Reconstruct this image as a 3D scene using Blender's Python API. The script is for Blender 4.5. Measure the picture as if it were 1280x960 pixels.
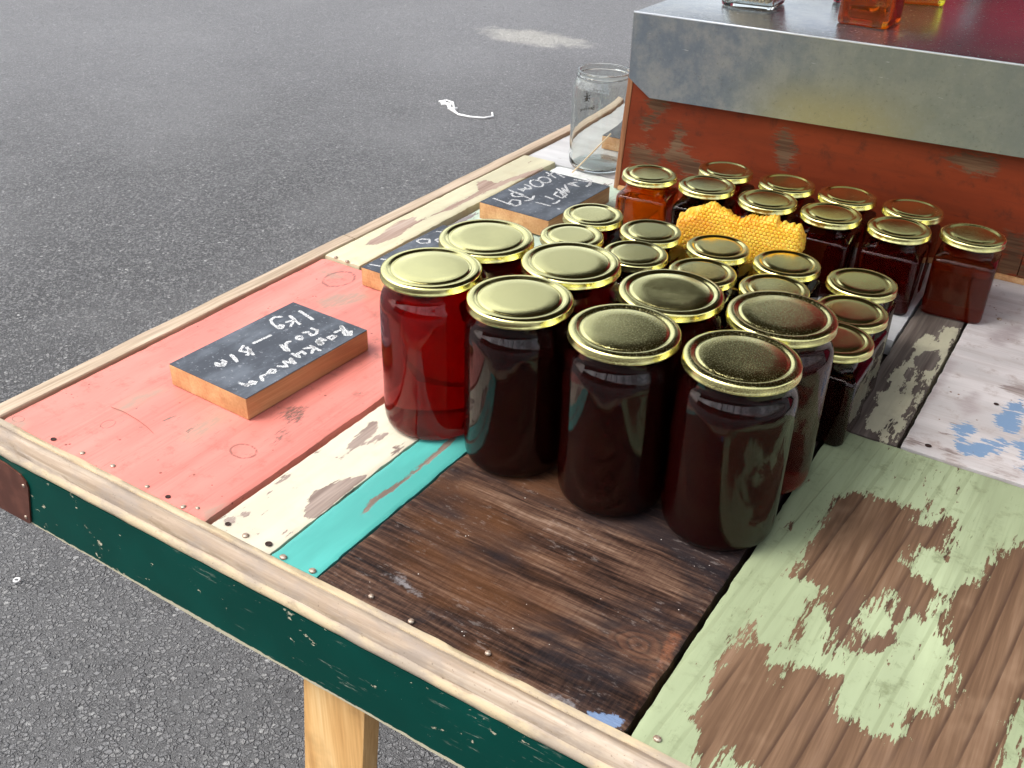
import bpy, math, random, json
import numpy as np
from mathutils import Matrix, Vector
for o in list(bpy.data.objects): bpy.data.objects.remove(o)
scene = bpy.context.scene
D = json.loads(r'''{"green":[[[0.5862,0.3232],[0.6017,0.3442],[0.6126,0.3437],[0.6346,0.3508],[0.6475,0.3517],[0.6433,0.3751],[0.6468,0.3829],[0.6531,0.3555],[0.652,0.3321],[0.6629,0.3519],[0.6712,0.3426],[0.6738,0.3019],[0.6656,0.3056],[0.6571,0.2998],[0.6509,0.2753],[0.6632,0.264],[0.678,0.2613],[0.6836,0.2568],[0.6837,0.2407],[0.6741,0.2187],[0.6641,0.2316],[0.6652,0.2089],[0.6569,0.2149],[0.6575,0.2393],[0.6486,0.2374],[0.6424,0.217],[0.6392,0.1954],[0.6446,0.1692],[0.6343,0.166],[0.6305,0.1563],[0.6179,0.1889],[0.6126,0.2133],[0.61,0.1914],[0.6106,0.1612],[0.6042,0.146],[0.6024,0.1785],[0.6035,0.2113],[0.5952,0.2141],[0.5871,0.2087],[0.5786,0.2115],[0.5868,0.2389],[0.581,0.2721],[0.5819,0.3022]],[[0.5795,0.1555],[0.581,0.1269],[0.5893,0.136],[0.5978,0.1381],[0.5993,0.1215],[0.6095,0.1248],[0.6107,0.1088],[0.6186,0.1309],[0.635,0.135],[0.644,0.1342],[0.6437,0.1145],[0.653,0.105],[0.6641,0.1093],[0.679,0.1071],[0.695,0.1147],[0.6866,0.1242],[0.6923,0.1341],[0.7031,0.1397],[0.7104,0.1717],[0.7057,0.21],[0.6939,0.2094],[0.6887,0.2133],[0.6859,0.2462],[0.6901,0.2694],[0.7008,0.285],[0.7076,0.3112],[0.7219,0.3527],[0.7383,0.3879],[0.7636,0.2005],[0.7484,0.1839],[0.7442,0.1502],[0.7436,0.121],[0.7425,0.1066],[0.6239,0.0283],[0.6197,0.0392],[0.6096,0.0437],[0.6011,0.0438],[0.5991,0.0284],[0.59,0.0423],[0.5742,0.0558],[0.5786,0.0713],[0.5749,0.1018],[0.5746,0.1372]],[[0.6619,0.1955],[0.67,0.1899],[0.6649,0.1757],[0.6464,0.1705],[0.6514,0.1847]],[[0.7544,0.1452],[0.7552,0.1287],[0.7539,0.1141],[0.7736,0.1271],[0.769,0.1607]]],"cream":[[[0.2448,0.0727],[0.2332,0.0959],[0.236,0.1103],[0.2465,0.1284],[0.2529,0.1364],[0.2536,0.1313],[0.2564,0.0739],[0.2493,0.0691]],[[0.2117,0.1609],[0.2054,0.1987],[0.2094,0.208],[0.2187,0.1948],[0.2218,0.1637],[0.2209,0.1531]],[[0.2228,0.1685],[0.2258,0.1954],[0.2312,0.1949],[0.227,0.1754]],[[0.2158,0.1418],[0.2177,0.151],[0.2223,0.1442],[0.2187,0.1398]],[[0.1976,0.0861],[0.1981,0.1011],[0.2028,0.0987],[0.2013,0.0886]],[[0.2063,0.045],[0.2096,0.0489],[0.2119,0.0455],[0.2092,0.0427]],[[0.1937,0.1385],[0.1947,0.1453],[0.1986,0.1392],[0.1967,0.1366]],[[0.2521,0.1684],[0.247,0.181],[0.2524,0.1928],[0.2563,0.1753]],[[0.1999,0.0325],[0.2046,0.0373],[0.21,0.0343],[0.2092,0.0258]]],"cyan":[[[0.2839,0.0826],[0.2816,0.0976],[0.2765,0.1147],[0.2786,0.132],[0.2808,0.1498],[0.2798,0.1756],[0.2805,0.1937],[0.278,0.2102],[0.278,0.2269],[0.2838,0.2204],[0.2846,0.1945],[0.2836,0.1705],[0.284,0.1339],[0.281,0.1177],[0.2827,0.1017]]],"red":[[[0.0045,0.0897],[-0.0008,0.1107],[0.007,0.1351],[0.0179,0.1361],[0.0202,0.1066],[0.0146,0.0847]],[[0.0903,0.0854],[0.0813,0.1071],[0.0849,0.1388],[0.0965,0.1349],[0.1011,0.1094],[0.1021,0.0881]],[[0.004,0.3516],[0.0269,0.3946],[0.0498,0.3925],[0.0484,0.3739],[0.0262,0.3411]],[[-0.0447,0.411],[-0.0226,0.4166],[-0.0065,0.4134],[-0.0176,0.4007]],[[-0.0599,0.0221],[-0.0545,0.0316],[-0.0387,0.0308],[-0.0339,0.0172],[-0.0463,0.0171]],[[0.1739,0.0285],[0.1875,0.0468],[0.1905,0.0222]]],"reddark":[[[0.1301,0.1638],[0.1268,0.1827],[0.1431,0.1847],[0.1586,0.16],[0.139,0.1582]],[[0.1523,0.1332],[0.1495,0.1509],[0.1597,0.1438],[0.1591,0.1296]]],"brownblue":[[[0.5217,0.0238],[0.5306,0.0298],[0.5426,0.0298],[0.546,0.0203],[0.535,0.0188],[0.5226,0.0194]]],"brownpale":[[[0.4914,0.0222],[0.5068,0.0283],[0.5152,0.0216],[0.5127,0.0179],[0.4999,0.0185]],[[0.3394,0.0543],[0.3515,0.0574],[0.3725,0.0516],[0.3796,0.0484],[0.3663,0.0475],[0.3453,0.0499]]],"brownorange":[[[0.5354,0.1146],[0.5407,0.1205],[0.5449,0.1043],[0.5432,0.0587],[0.5448,0.0432],[0.5406,0.0832]]],"knot":[0.5235,0.0924],"yellow":[[[-0.0417,0.487],[-0.0463,0.5149],[-0.0476,0.5396],[-0.0541,0.5751],[-0.0451,0.6023],[-0.0386,0.5794],[-0.0307,0.6267],[-0.0332,0.6838],[-0.0343,0.7217],[-0.0527,0.7488],[-0.0507,0.7627],[-0.0317,0.764],[-0.0103,0.8568],[-0.0069,0.8416],[-0.021,0.7393],[-0.0233,0.6464],[-0.0346,0.6099],[-0.032,0.5639],[-0.0261,0.5292],[-0.0334,0.499]]],"dark":[[[0.5776,0.659],[0.5863,0.657],[0.5862,0.631],[0.5901,0.6492],[0.5889,0.6913],[0.607,0.693],[0.6092,0.6071],[0.6073,0.5637],[0.6075,0.5072],[0.605,0.473],[0.6058,0.4351],[0.5917,0.4292],[0.5892,0.4582],[0.5852,0.44],[0.5759,0.4414],[0.5719,0.4623],[0.5742,0.4802],[0.5696,0.511],[0.5772,0.525],[0.569,0.5418],[0.5721,0.5672],[0.5766,0.6042],[0.5737,0.6326]]],"darkhole":[[[0.5865,0.621],[0.5967,0.6281],[0.6015,0.6067],[0.6002,0.5866],[0.5908,0.5777],[0.5815,0.6002]],[[0.5818,0.5787],[0.584,0.5778],[0.5887,0.5241],[0.5837,0.5251]],[[0.5921,0.5763],[0.5947,0.5734],[0.6042,0.4764],[0.6002,0.4817]],[[0.5999,0.5631],[0.6033,0.5632],[0.6053,0.5399],[0.6015,0.5418]],[[0.592,0.4681],[0.5938,0.4713],[0.6013,0.4358],[0.5952,0.4354]]],"blue":[[[0.6702,0.5296],[0.6772,0.5592],[0.6842,0.5704],[0.6883,0.5668],[0.691,0.5439],[0.6902,0.5117],[0.6806,0.509],[0.6727,0.5153]],[[0.6422,0.4945],[0.6507,0.5042],[0.655,0.4954],[0.6568,0.4736],[0.6542,0.4534],[0.6486,0.4643]],[[0.6544,0.4645],[0.6687,0.4817],[0.6797,0.4855],[0.6877,0.4872],[0.6899,0.474],[0.6782,0.4661],[0.6698,0.4496],[0.6598,0.45]],[[0.6906,0.4892],[0.7049,0.5027],[0.7104,0.4666],[0.6968,0.4715]],[[0.6985,0.4515],[0.7089,0.4604],[0.7111,0.4464],[0.7014,0.4432]]],"bluebrown":[[[0.6417,0.4412],[0.6472,0.4468],[0.6582,0.4417],[0.6587,0.4314],[0.648,0.4277]],[[0.6833,0.4378],[0.6876,0.4494],[0.6938,0.4415],[0.7047,0.4421],[0.7043,0.4351],[0.6901,0.4355]],[[0.6636,0.5867],[0.6723,0.5994],[0.6821,0.6061],[0.6917,0.5905],[0.6865,0.5783],[0.6718,0.5813]],[[0.6109,0.4423],[0.6179,0.449],[0.6198,0.4409],[0.6143,0.4354]]],"blueworn":[[[0.6337,0.6953],[0.6481,0.7215],[0.6581,0.734],[0.6627,0.7048],[0.6484,0.6741],[0.638,0.6772]],[[0.6333,0.5375],[0.6461,0.5636],[0.6564,0.5284],[0.6462,0.5092]],[[0.6099,0.6125],[0.6176,0.6129],[0.6171,0.5704],[0.613,0.5068],[0.6117,0.4896],[0.6085,0.4955],[0.609,0.5648]]],"boxbare":[[[0.1415,0.134],[0.1666,0.1359],[0.1631,0.1216],[0.155,0.1016],[0.1466,0.0835],[0.1375,0.096],[0.1463,0.1117]],[[0.1763,0.0701],[0.1872,0.0864],[0.1832,0.0997],[0.1924,0.106],[0.1982,0.0885],[0.1986,0.0745],[0.2144,0.0681],[0.2283,0.0567],[0.2283,0.0375],[0.208,0.038],[0.2011,0.0535],[0.1809,0.0518]],[[0.1273,0.0654],[0.1456,0.0665],[0.1728,0.055],[0.1718,0.0402],[0.1296,0.0413]],[[0.3261,0.1172],[0.3359,0.1256],[0.3463,0.1166],[0.3515,0.0865],[0.3373,0.0768],[0.3274,0.0951]],[[0.5275,0.1317],[0.5774,0.1393],[0.5793,0.1235],[0.5539,0.1135],[0.536,0.124]],[[0.609,0.0585],[0.6283,0.0583],[0.6401,0.0141],[0.6142,0.0046],[0.6116,0.0318]]],"chalk1":[[[0.04,0.2906],[0.0655,0.2837]],[[0.0394,0.2773],[0.0618,0.2687]],[[0.0463,0.2639],[0.05,0.2729],[0.0566,0.2602]],[[0.0354,0.2715],[0.0298,0.2662],[0.0309,0.2596],[0.0381,0.2545],[0.05,0.2514],[0.0523,0.2529],[0.0495,0.2581],[0.0457,0.2575],[0.0488,0.2519]],[[0.0533,0.2374],[0.0508,0.2147]],[[0.0462,0.2075],[0.051,0.1977],[0.0577,0.1997],[0.0581,0.2052],[0.0628,0.1968],[0.0607,0.1953]],[[0.0507,0.2067],[0.0679,0.199]],[[0.0484,0.1881],[0.0548,0.1861],[0.0646,0.1815]],[[0.0821,0.2709],[0.0874,0.2633],[0.0861,0.2583],[0.0805,0.2613]],[[0.0744,0.2697],[0.0837,0.2691]],[[0.079,0.263],[0.0743,0.257]],[[0.0798,0.2525],[0.0754,0.2494],[0.0776,0.2455],[0.0835,0.2469],[0.0813,0.2508]],[[0.0779,0.2389],[0.0752,0.2357],[0.0799,0.2283],[0.089,0.224],[0.084,0.2232],[0.0754,0.2278],[0.0736,0.2266]],[[0.0952,0.2899],[0.1149,0.281]],[[0.0952,0.2899],[0.1116,0.2774],[0.1165,0.2808],[0.1106,0.2878]],[[0.1019,0.2846],[0.0997,0.2747]],[[0.105,0.2727],[0.1074,0.2634],[0.1008,0.2644],[0.1021,0.2694],[0.1065,0.271]],[[0.1044,0.2587],[0.0954,0.2592],[0.1062,0.2518],[0.0959,0.2555],[0.1059,0.249],[0.0961,0.2529]],[[0.0972,0.2429],[0.1132,0.2408]],[[0.1099,0.232],[0.1036,0.242],[0.0964,0.2344]],[[0.1063,0.2282],[0.0992,0.2298],[0.0994,0.2234],[0.1059,0.2202],[0.0937,0.222]],[[0.1103,0.2094],[0.0994,0.2144],[0.1067,0.2081],[0.0979,0.207],[0.1075,0.2012],[0.0992,0.1967]],[[0.1038,0.1912],[0.0993,0.1894],[0.1013,0.1822],[0.1052,0.1861],[0.1045,0.1905]],[[0.1019,0.1802],[0.0999,0.1752],[0.1082,0.1702]],[[0.105,0.1657],[0.0991,0.164],[0.1022,0.1568],[0.0984,0.1565],[0.106,0.164]],[[0.1022,0.1568],[0.0926,0.156]],[[0.049,0.176],[0.0554,0.176],[0.0598,0.1693],[0.0542,0.1698],[0.0493,0.1695],[0.0536,0.1659],[0.0571,0.1683],[0.0526,0.1763]]],"chalk2":[[[0.0907,0.8012],[0.0987,0.7998],[0.106,0.7837],[0.1056,0.7733]],[[0.0929,0.7999],[0.0994,0.7969],[0.1051,0.7831],[0.1041,0.7749]],[[0.1,0.7926],[0.0783,0.7873]],[[0.0874,0.7821],[0.0822,0.7736],[0.0808,0.7679],[0.0974,0.7683],[0.0801,0.7744]],[[0.0779,0.7635],[0.0976,0.741],[0.0818,0.7501],[0.0972,0.734],[0.0768,0.7442]],[[0.083,0.735],[0.0853,0.7232],[0.1001,0.7184],[0.0991,0.7332],[0.0871,0.7357],[0.1034,0.723]],[[0.1016,0.7108],[0.1027,0.6987],[0.0994,0.6942]],[[0.0944,0.7078],[0.0785,0.7117]],[[0.0795,0.6863],[0.1027,0.686]],[[0.1133,0.6831],[0.1172,0.6839]],[[0.0644,0.7869],[0.0407,0.7991],[0.0432,0.7788]],[[0.0328,0.7909],[0.056,0.7784]],[[0.0555,0.765],[0.0568,0.76],[0.0555,0.7559],[0.052,0.7537],[0.047,0.7541],[0.0421,0.7569],[0.0384,0.7614],[0.0369,0.7664],[0.0382,0.7706],[0.0419,0.7728],[0.0468,0.7724],[0.0518,0.7695],[0.0555,0.765]],[[0.0556,0.745],[0.0568,0.7398],[0.0549,0.736],[0.0504,0.7347],[0.0445,0.7362],[0.0387,0.7402],[0.0346,0.7456],[0.0333,0.751],[0.0353,0.7548],[0.0398,0.7561],[0.0458,0.7545],[0.0516,0.7504],[0.0556,0.745]],[[0.033,0.7332],[0.045,0.7303],[0.0498,0.7237],[0.045,0.7189],[0.04,0.7244]],[[0.0349,0.7139],[0.0457,0.7103],[0.0424,0.7193],[0.0374,0.7111]],[[0.0381,0.7026],[0.0388,0.6919],[0.0467,0.6866],[0.0552,0.6927],[0.0524,0.6995],[0.0371,0.7018]],[[0.0273,0.7038],[0.0713,0.6912]],[[0.0657,0.6807],[0.0713,0.6912],[0.066,0.7048]],[[0.0276,0.6662],[0.0655,0.6593],[0.068,0.6674],[0.0606,0.6791],[0.0503,0.6761],[0.0529,0.665],[0.0655,0.6593]]],"nails":[[0.0014,0.0265],[0.0734,0.0295],[0.038,0.0273],[0.1187,0.0262],[0.1428,0.0263],[0.1725,0.0294],[0.1621,0.0211],[0.2062,0.0287],[0.2268,0.0267],[0.2482,0.029],[0.267,0.0244],[0.2946,0.0253],[0.3463,0.0283],[0.3842,0.0238],[0.4437,0.0294],[0.5666,0.0286],[0.6295,0.4431],[0.6665,0.5502],[0.6366,0.7369],[-0.046,0.4438],[-0.0281,0.4427]],"rings":[[0.0196,0.0678,0.0055,0.0065],[0.1461,0.1046,0.0125,0.0095],[-0.0088,0.4063,0.016,0.02],[-0.0511,0.0296,0.006,0.004]],"scratch":[[0.0003,0.0868],[0.016,0.088],[0.0361,0.0861],[0.0519,0.0832],[0.0642,0.0796]],"big":[[0.2473,0.2383],[0.3361,0.2335],[0.4271,0.2335],[0.5147,0.2436],[0.2493,0.3167],[0.3355,0.3149],[0.4284,0.3118],[0.5152,0.3243]],"small":[[0.2331,0.5502],[0.2424,0.487],[0.3048,0.5448],[0.3165,0.4839],[0.3788,0.5478],[0.3892,0.4826],[0.4497,0.5505],[0.4597,0.4872],[0.5242,0.5487],[0.533,0.4829],[0.5364,0.4239]],"sq":[[0.2262,0.7039],[0.2973,0.7094],[0.2957,0.7707],[0.3728,0.77],[0.3728,0.7058],[0.4439,0.7724],[0.4452,0.7069],[0.517,0.7739],[0.5184,0.7095],[0.589,0.7355]],"cam":{"R":[[0.843485,0.5367,0.022056],[0.295562,-0.42944,-0.853361],[-0.448527,0.726316,-0.520854]],"C":[0.70204,-0.36759,0.49691],"f":1261.0429993217872},"tag":[0.0153,0.1441,-0.0382,0.158,0.1012],"_cream":[[0.5776,0.659],[0.5863,0.657],[0.5862,0.631],[0.5901,0.6492],[0.5889,0.6913],[0.607,0.693],[0.6092,0.6071],[0.6073,0.5637],[0.6075,0.5072],[0.605,0.473],[0.6058,0.4351],[0.5917,0.4292],[0.5892,0.4582],[0.5852,0.44],[0.5759,0.4414],[0.5719,0.4623],[0.5742,0.4802],[0.5696,0.511],[0.5772,0.525],[0.569,0.5418],[0.5721,0.5672],[0.5766,0.6042],[0.5737,0.6326]]}''')
R_ = math.radians

# ------------------------------------------------------------ camera
cam_d = bpy.data.cameras.new('camera'); cam = bpy.data.objects.new('camera', cam_d); scene.collection.objects.link(cam)
cam_d.sensor_width = 36; cam_d.lens = 36*D['cam']['f']/1280; cam_d.clip_start = .02; cam_d.clip_end = 500
rr = D['cam']['R']; cx, cy, cz = D['cam']['C']
cam.matrix_world = Matrix(((rr[0][0], -rr[1][0], -rr[2][0], cx), (rr[0][1], -rr[1][1], -rr[2][1], cy), (rr[0][2], -rr[1][2], -rr[2][2], cz), (0, 0, 0, 1)))
cam_d.dof.use_dof = False
scene.camera = cam
# ------------------------------------------------------------ world, sun, exposure
SUN_EL, SUN_AZ = 55, 230        # azimuth measured from +y clockwise: light comes from -x, -y
w = bpy.data.worlds.new('World'); scene.world = w; w.use_nodes = True
nt = w.node_tree; nt.nodes.clear()
sky = nt.nodes.new('ShaderNodeTexSky'); sky.sky_type = 'NISHITA'; sky.sun_disc = False
sky.sun_elevation = R_(SUN_EL); sky.sun_rotation = R_(SUN_AZ); sky.dust_density = 4.0; sky.air_density = 1.0; sky.ozone_density = 1.0
hs = nt.nodes.new('ShaderNodeHueSaturation'); hs.inputs['Saturation'].default_value = .32
tc = nt.nodes.new('ShaderNodeTexCoord')
cl = nt.nodes.new('ShaderNodeTexNoise'); cl.inputs['Scale'].default_value = 4.2; cl.inputs['Detail'].default_value = 6; cl.inputs['Roughness'].default_value = .55
mr = nt.nodes.new('ShaderNodeMapRange'); mr.inputs[1].default_value = .4; mr.inputs[2].default_value = .6; mr.inputs[3].default_value = 1.7; mr.inputs[4].default_value = 3.9
mul = nt.nodes.new('ShaderNodeVectorMath'); mul.operation = 'SCALE'
bg = nt.nodes.new('ShaderNodeBackground'); bg.inputs['Strength'].default_value = .13
wo = nt.nodes.new('ShaderNodeOutputWorld')
L = nt.links.new
L(sky.outputs[0], hs.inputs['Color']); L(tc.outputs['Generated'], cl.inputs['Vector']); L(cl.outputs[0], mr.inputs[0])
L(hs.outputs[0], mul.inputs[0]); L(mr.outputs[0], mul.inputs['Scale']); L(mul.outputs[0], bg.inputs[0]); L(bg.outputs[0], wo.inputs[0])
sd = bpy.data.lights.new('sun', 'SUN'); sd.energy = 1.1; sd.angle = R_(25); sd.color = (1, .96, .9)
sun = bpy.data.objects.new('sun', sd); scene.collection.objects.link(sun)
az, el = R_(SUN_AZ), R_(SUN_EL)
sdir = Vector((math.sin(az)*math.cos(el), math.cos(az)*math.cos(el), math.sin(el)))
sun.rotation_euler = sdir.to_track_quat('Z', 'Y').to_euler(); sun.location = sdir*5
vs = scene.view_settings; vs.view_transform = 'Standard'; vs.look = 'None'; vs.gamma = 1; vs.exposure = 0
scene.cycles.use_denoising = True
scene.cycles.max_bounces = 14; scene.cycles.transmission_bounces = 12; scene.cycles.transparent_max_bounces = 12
scene.cycles.glossy_bounces = 5; scene.cycles.diffuse_bounces = 3
scene.cycles.sample_clamp_indirect = 3

rng = np.random.default_rng(7); random.seed(7)
# ------------------------------------------------------------ helpers
def link(o, parent=None):
    scene.collection.objects.link(o)
    if parent is not None: o.parent = parent
    return o
def mesh(name, V, F, mats=(), smooth=False, fm=None):
    me = bpy.data.meshes.new(name); me.from_pydata([tuple(map(float, v)) for v in V], [], [tuple(map(int, f)) for f in F])
    for m in (mats if isinstance(mats, (list, tuple)) else [mats]): me.materials.append(m)
    if smooth is True: me.polygons.foreach_set('use_smooth', [True]*len(me.polygons))
    elif smooth: # angle in degrees
        me.polygons.foreach_set('use_smooth', [True]*len(me.polygons)); me.set_sharp_from_angle(angle=R_(smooth))
    if fm is not None: me.polygons.foreach_set('material_index', fm)
    me.update(); return me
def obj(name, me, parent=None): return link(bpy.data.objects.new(name, me), parent)
def thing(name, label, cat, loc=(0, 0, 0), rz=0, group=None):
    o = bpy.data.objects.new(name, None); o.empty_display_size = .02; link(o); o.location = loc; o.rotation_euler = (0, 0, rz)
    o['label'] = label; o['category'] = cat
    if group: o['group'] = group
    return o
def box(x0, x1, y0, y1, z0, z1, bev=0):
    """12-face chamfered box"""
    if bev <= 0:
        V = [(x, y, z) for z in (z0, z1) for y in (y0, y1) for x in (x0, x1)]
        return V, [(0, 2, 3, 1), (4, 5, 7, 6), (0, 1, 5, 4), (2, 6, 7, 3), (0, 4, 6, 2), (1, 3, 7, 5)]
    import bmesh
    bm = bmesh.new(); bmesh.ops.create_cube(bm, size=1)
    for v in bm.verts: v.co = ((x0+x1)/2+v.co.x*(x1-x0), (y0+y1)/2+v.co.y*(y1-y0), (z0+z1)/2+v.co.z*(z1-z0))
    bmesh.ops.bevel(bm, geom=bm.edges[:], offset=bev, segments=2, affect='EDGES', profile=.6)
    bm.verts.index_update()
    V = [tuple(v.co) for v in bm.verts]; F = [tuple(v.index for v in f.verts) for f in bm.faces]; bm.free(); return V, F
def join(parts):
    V, F = [], []
    for v, f in parts:
        n = len(V); V += list(v); F += [tuple(i+n for i in q) for q in f]
    return V, F
def lathe(prof, n=64, closed=False):
    V, F = [], []
    m = len(prof)
    for r, z in prof:
        for k in range(n):
            a = 2*math.pi*k/n; V.append((r*math.cos(a), r*math.sin(a), z))
    for i in range(m-1 if not closed else m):
        j = (i+1) % m
        for k in range(n):
            q = (k+1) % n; F.append((i*n+k, i*n+q, j*n+q, j*n+k))
    if not closed:
        F.append(tuple(range(n-1, -1, -1))) if prof[0][0] > 1e-5 else None
        F.append(tuple((m-1)*n+k for k in range(n))) if prof[-1][0] > 1e-5 else None
    return V, [f for f in F if f]
def rings_mesh(rings):
    n = len(rings[0]); V = [p for r in rings for p in r]; F = []
    for i in range(len(rings)-1):
        for k in range(n):
            q = (k+1) % n; F.append((i*n+k, i*n+q, (i+1)*n+q, (i+1)*n+k))
    F.append(tuple(range(n-1, -1, -1))); F.append(tuple((len(rings)-1)*n+k for k in range(n)))
    return V, F
def tube(pts, r, n=8, rend=None):
    V, F = [], []; pts = [Vector(p) for p in pts]; m = len(pts)
    for i, p in enumerate(pts):
        t = (pts[min(i+1, m-1)]-pts[max(i-1, 0)]).normalized()
        a = t.cross(Vector((0, 0, 1)));
        if a.length < 1e-3: a = t.cross(Vector((0, 1, 0)))
        a.normalize(); b = t.cross(a); rr_ = r if rend is None else r+(rend-r)*i/(m-1)
        for k in range(n):
            q = 2*math.pi*k/n; V.append(p+a*math.cos(q)*rr_+b*math.sin(q)*rr_)
    for i in range(m-1):
        for k in range(n): F.append((i*n+k, i*n+(k+1) % n, (i+1)*n+(k+1) % n, (i+1)*n+k))
    F.append(tuple(range(n-1, -1, -1))); F.append(tuple((m-1)*n+k for k in range(n)))
    return V, F
def vnoise(x, y, s, seed=0):
    """cheap smooth value noise, numpy"""
    r = np.random.default_rng(seed).random((256, 256)); x = np.asarray(x)*s+37.3; y = np.asarray(y)*s+11.7
    xi = np.floor(x).astype(int); yi = np.floor(y).astype(int); fx = x-xi; fy = y-yi
    fx = fx*fx*(3-2*fx); fy = fy*fy*(3-2*fy); g = lambda a, b: r[a % 256, b % 256]
    return (g(xi, yi)*(1-fx)+g(xi+1, yi)*fx)*(1-fy)+(g(xi, yi+1)*(1-fx)+g(xi+1, yi+1)*fx)*fy-.5
def sdf(P, polys):
    """signed distance in metres, positive inside any polygon"""
    best = np.full(len(P), -1e9)
    for poly in polys:
        q = np.array(poly); a = q; b = np.roll(q, -1, 0); d = np.full(len(P), 1e9); ins = np.zeros(len(P), bool)
        for A, B in zip(a, b):
            e = B-A; t = np.clip(((P-A)@e)/max(e@e, 1e-12), 0, 1); d = np.minimum(d, np.hypot(*(P-A-t[:, None]*e).T))
            c = ((A[1] > P[:, 1]) != (B[1] > P[:, 1]))
            with np.errstate(divide='ignore', invalid='ignore'): xx = (B[0]-A[0])*(P[:, 1]-A[1])/(B[1]-A[1])+A[0]
            ins ^= c & (P[:, 0] < xx)
        best = np.maximum(best, np.where(ins, d, -d))
    return best

# ------------------------------------------------------------ material kit
class Mat:
    def __init__(s, name):
        s.m = bpy.data.materials.new(name); s.m.use_nodes = True; s.t = s.m.node_tree; s.t.nodes.clear()
        s.out = s.n('ShaderNodeOutputMaterial'); s.co = s.n('ShaderNodeTexCoord').outputs['Object']
    def n(s, k, **kw):
        x = s.t.nodes.new(k)
        for a, b in kw.items(): setattr(x, a, b)
        return x
    def put(s, sock, v):
        if isinstance(v, bpy.types.NodeSocket): s.t.links.new(v, sock)
        elif v is not None:
            if hasattr(sock.default_value, '__len__') and len(sock.default_value) == 4 and hasattr(v, '__len__') and len(v) == 3: v = (*v, 1)
            sock.default_value = v
    def vec(s, scale=(1, 1, 1), loc=(0, 0, 0), rot=(0, 0, 0), src=None):
        m = s.n('ShaderNodeMapping'); s.put(m.inputs[0], src or s.co); m.inputs['Scale'].default_value = scale; m.inputs['Location'].default_value = loc; m.inputs['Rotation'].default_value = rot
        return m.outputs[0]
    def noise(s, scale, detail=3, v=None, rough=.55, dist=0, col=False):
        x = s.n('ShaderNodeTexNoise'); s.put(x.inputs['Vector'], v or s.co); x.inputs['Scale'].default_value = scale; x.inputs['Detail'].default_value = detail
        x.inputs['Roughness'].default_value = rough; x.inputs['Distortion'].default_value = dist; return x.outputs[1 if col else 0]
    def vor(s, scale, v=None, feat='F1', out='Distance', rand=1):
        x = s.n('ShaderNodeTexVoronoi', feature=feat); s.put(x.inputs['Vector'], v or s.co); x.inputs['Scale'].default_value = scale; x.inputs['Randomness'].default_value = rand
        return x.outputs[out]
    def math(s, op, a, b=None, c=None, clamp=False):
        x = s.n('ShaderNodeMath', operation=op); x.use_clamp = clamp
        s.put(x.inputs[0], a); s.put(x.inputs[1], b); s.put(x.inputs[2], c); return x.outputs[0]
    def step(s, v, lo, hi, a=0., b=1.):
        x = s.n('ShaderNodeMapRange', interpolation_type='SMOOTHSTEP'); s.put(x.inputs[0], v); x.inputs[1].default_value = lo; x.inputs[2].default_value = hi
        x.inputs[3].default_value = a; x.inputs[4].default_value = b; return x.outputs[0]
    def mix(s, f, a, b, mode='MIX'):
        x = s.n('ShaderNodeMix', data_type='RGBA', blend_type=mode); s.put(x.inputs[0], f); s.put(x.inputs[6], a); s.put(x.inputs[7], b); return x.outputs[2]
    def ramp(s, f, stops):
        x = s.n('ShaderNodeValToRGB'); s.put(x.inputs[0], f); e = x.color_ramp.elements
        while len(e) < len(stops): e.new(.5)
        for q, (p, c) in zip(e, stops): q.position = p; q.color = (*c, 1)
        return x.outputs[0]
    def attr(s, name): return s.n('ShaderNodeAttribute', attribute_name=name).outputs['Fac']
    def bump(s, h, dist=.001, strength=1, nrm=None):
        x = s.n('ShaderNodeBump'); x.inputs['Distance'].default_value = dist; x.inputs['Strength'].default_value = strength; s.put(x.inputs['Height'], h)
        if nrm is not None: s.put(x.inputs['Normal'], nrm)
        return x.outputs[0]
    def sep(s, v=None): 
        x = s.n('ShaderNodeSeparateXYZ'); s.put(x.inputs[0], v or s.co); return x.outputs
    def pbr(s, col, rough=.5, nrm=None, metal=0, spec=.5, **kw):
        b = s.n('ShaderNodeBsdfPrincipled'); s.put(b.inputs['Base Color'], col); s.put(b.inputs['Roughness'], rough); s.put(b.inputs['Metallic'], metal); s.put(b.inputs['Specular IOR Level'], spec)
        if nrm is not None: s.put(b.inputs['Normal'], nrm)
        for k, v in kw.items(): s.put(b.inputs[k.replace('_', ' ')], v)
        s.t.links.new(b.outputs[0], s.out.inputs[0]); return s.m

def wood_cols(M, axis, cols, scale=1., off=0.):
    """colour and height of sawn wood with the grain along axis"""
    st = {'x': (3, 55, 55), 'y': (55, 3, 55), 'z': (55, 55, 3)}[axis]
    st2 = {'x': (14, 420, 420), 'y': (420, 14, 420), 'z': (420, 420, 14)}[axis]
    v1 = M.vec(tuple(k*scale for k in st), loc=(off, off*.7, 0)); v2 = M.vec(tuple(k*scale for k in st2), loc=(off, 0, 0))
    a = M.noise(1, 4, v1, dist=.35); b = M.noise(1, 3, v2)
    h = M.math('ADD', M.math('MULTIPLY', a, .65), M.math('MULTIPLY', b, .35))
    return M.ramp(h, [(.32, cols[0]), (.47, cols[1]), (.56, cols[2]), (.68, cols[3])]), h

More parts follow.
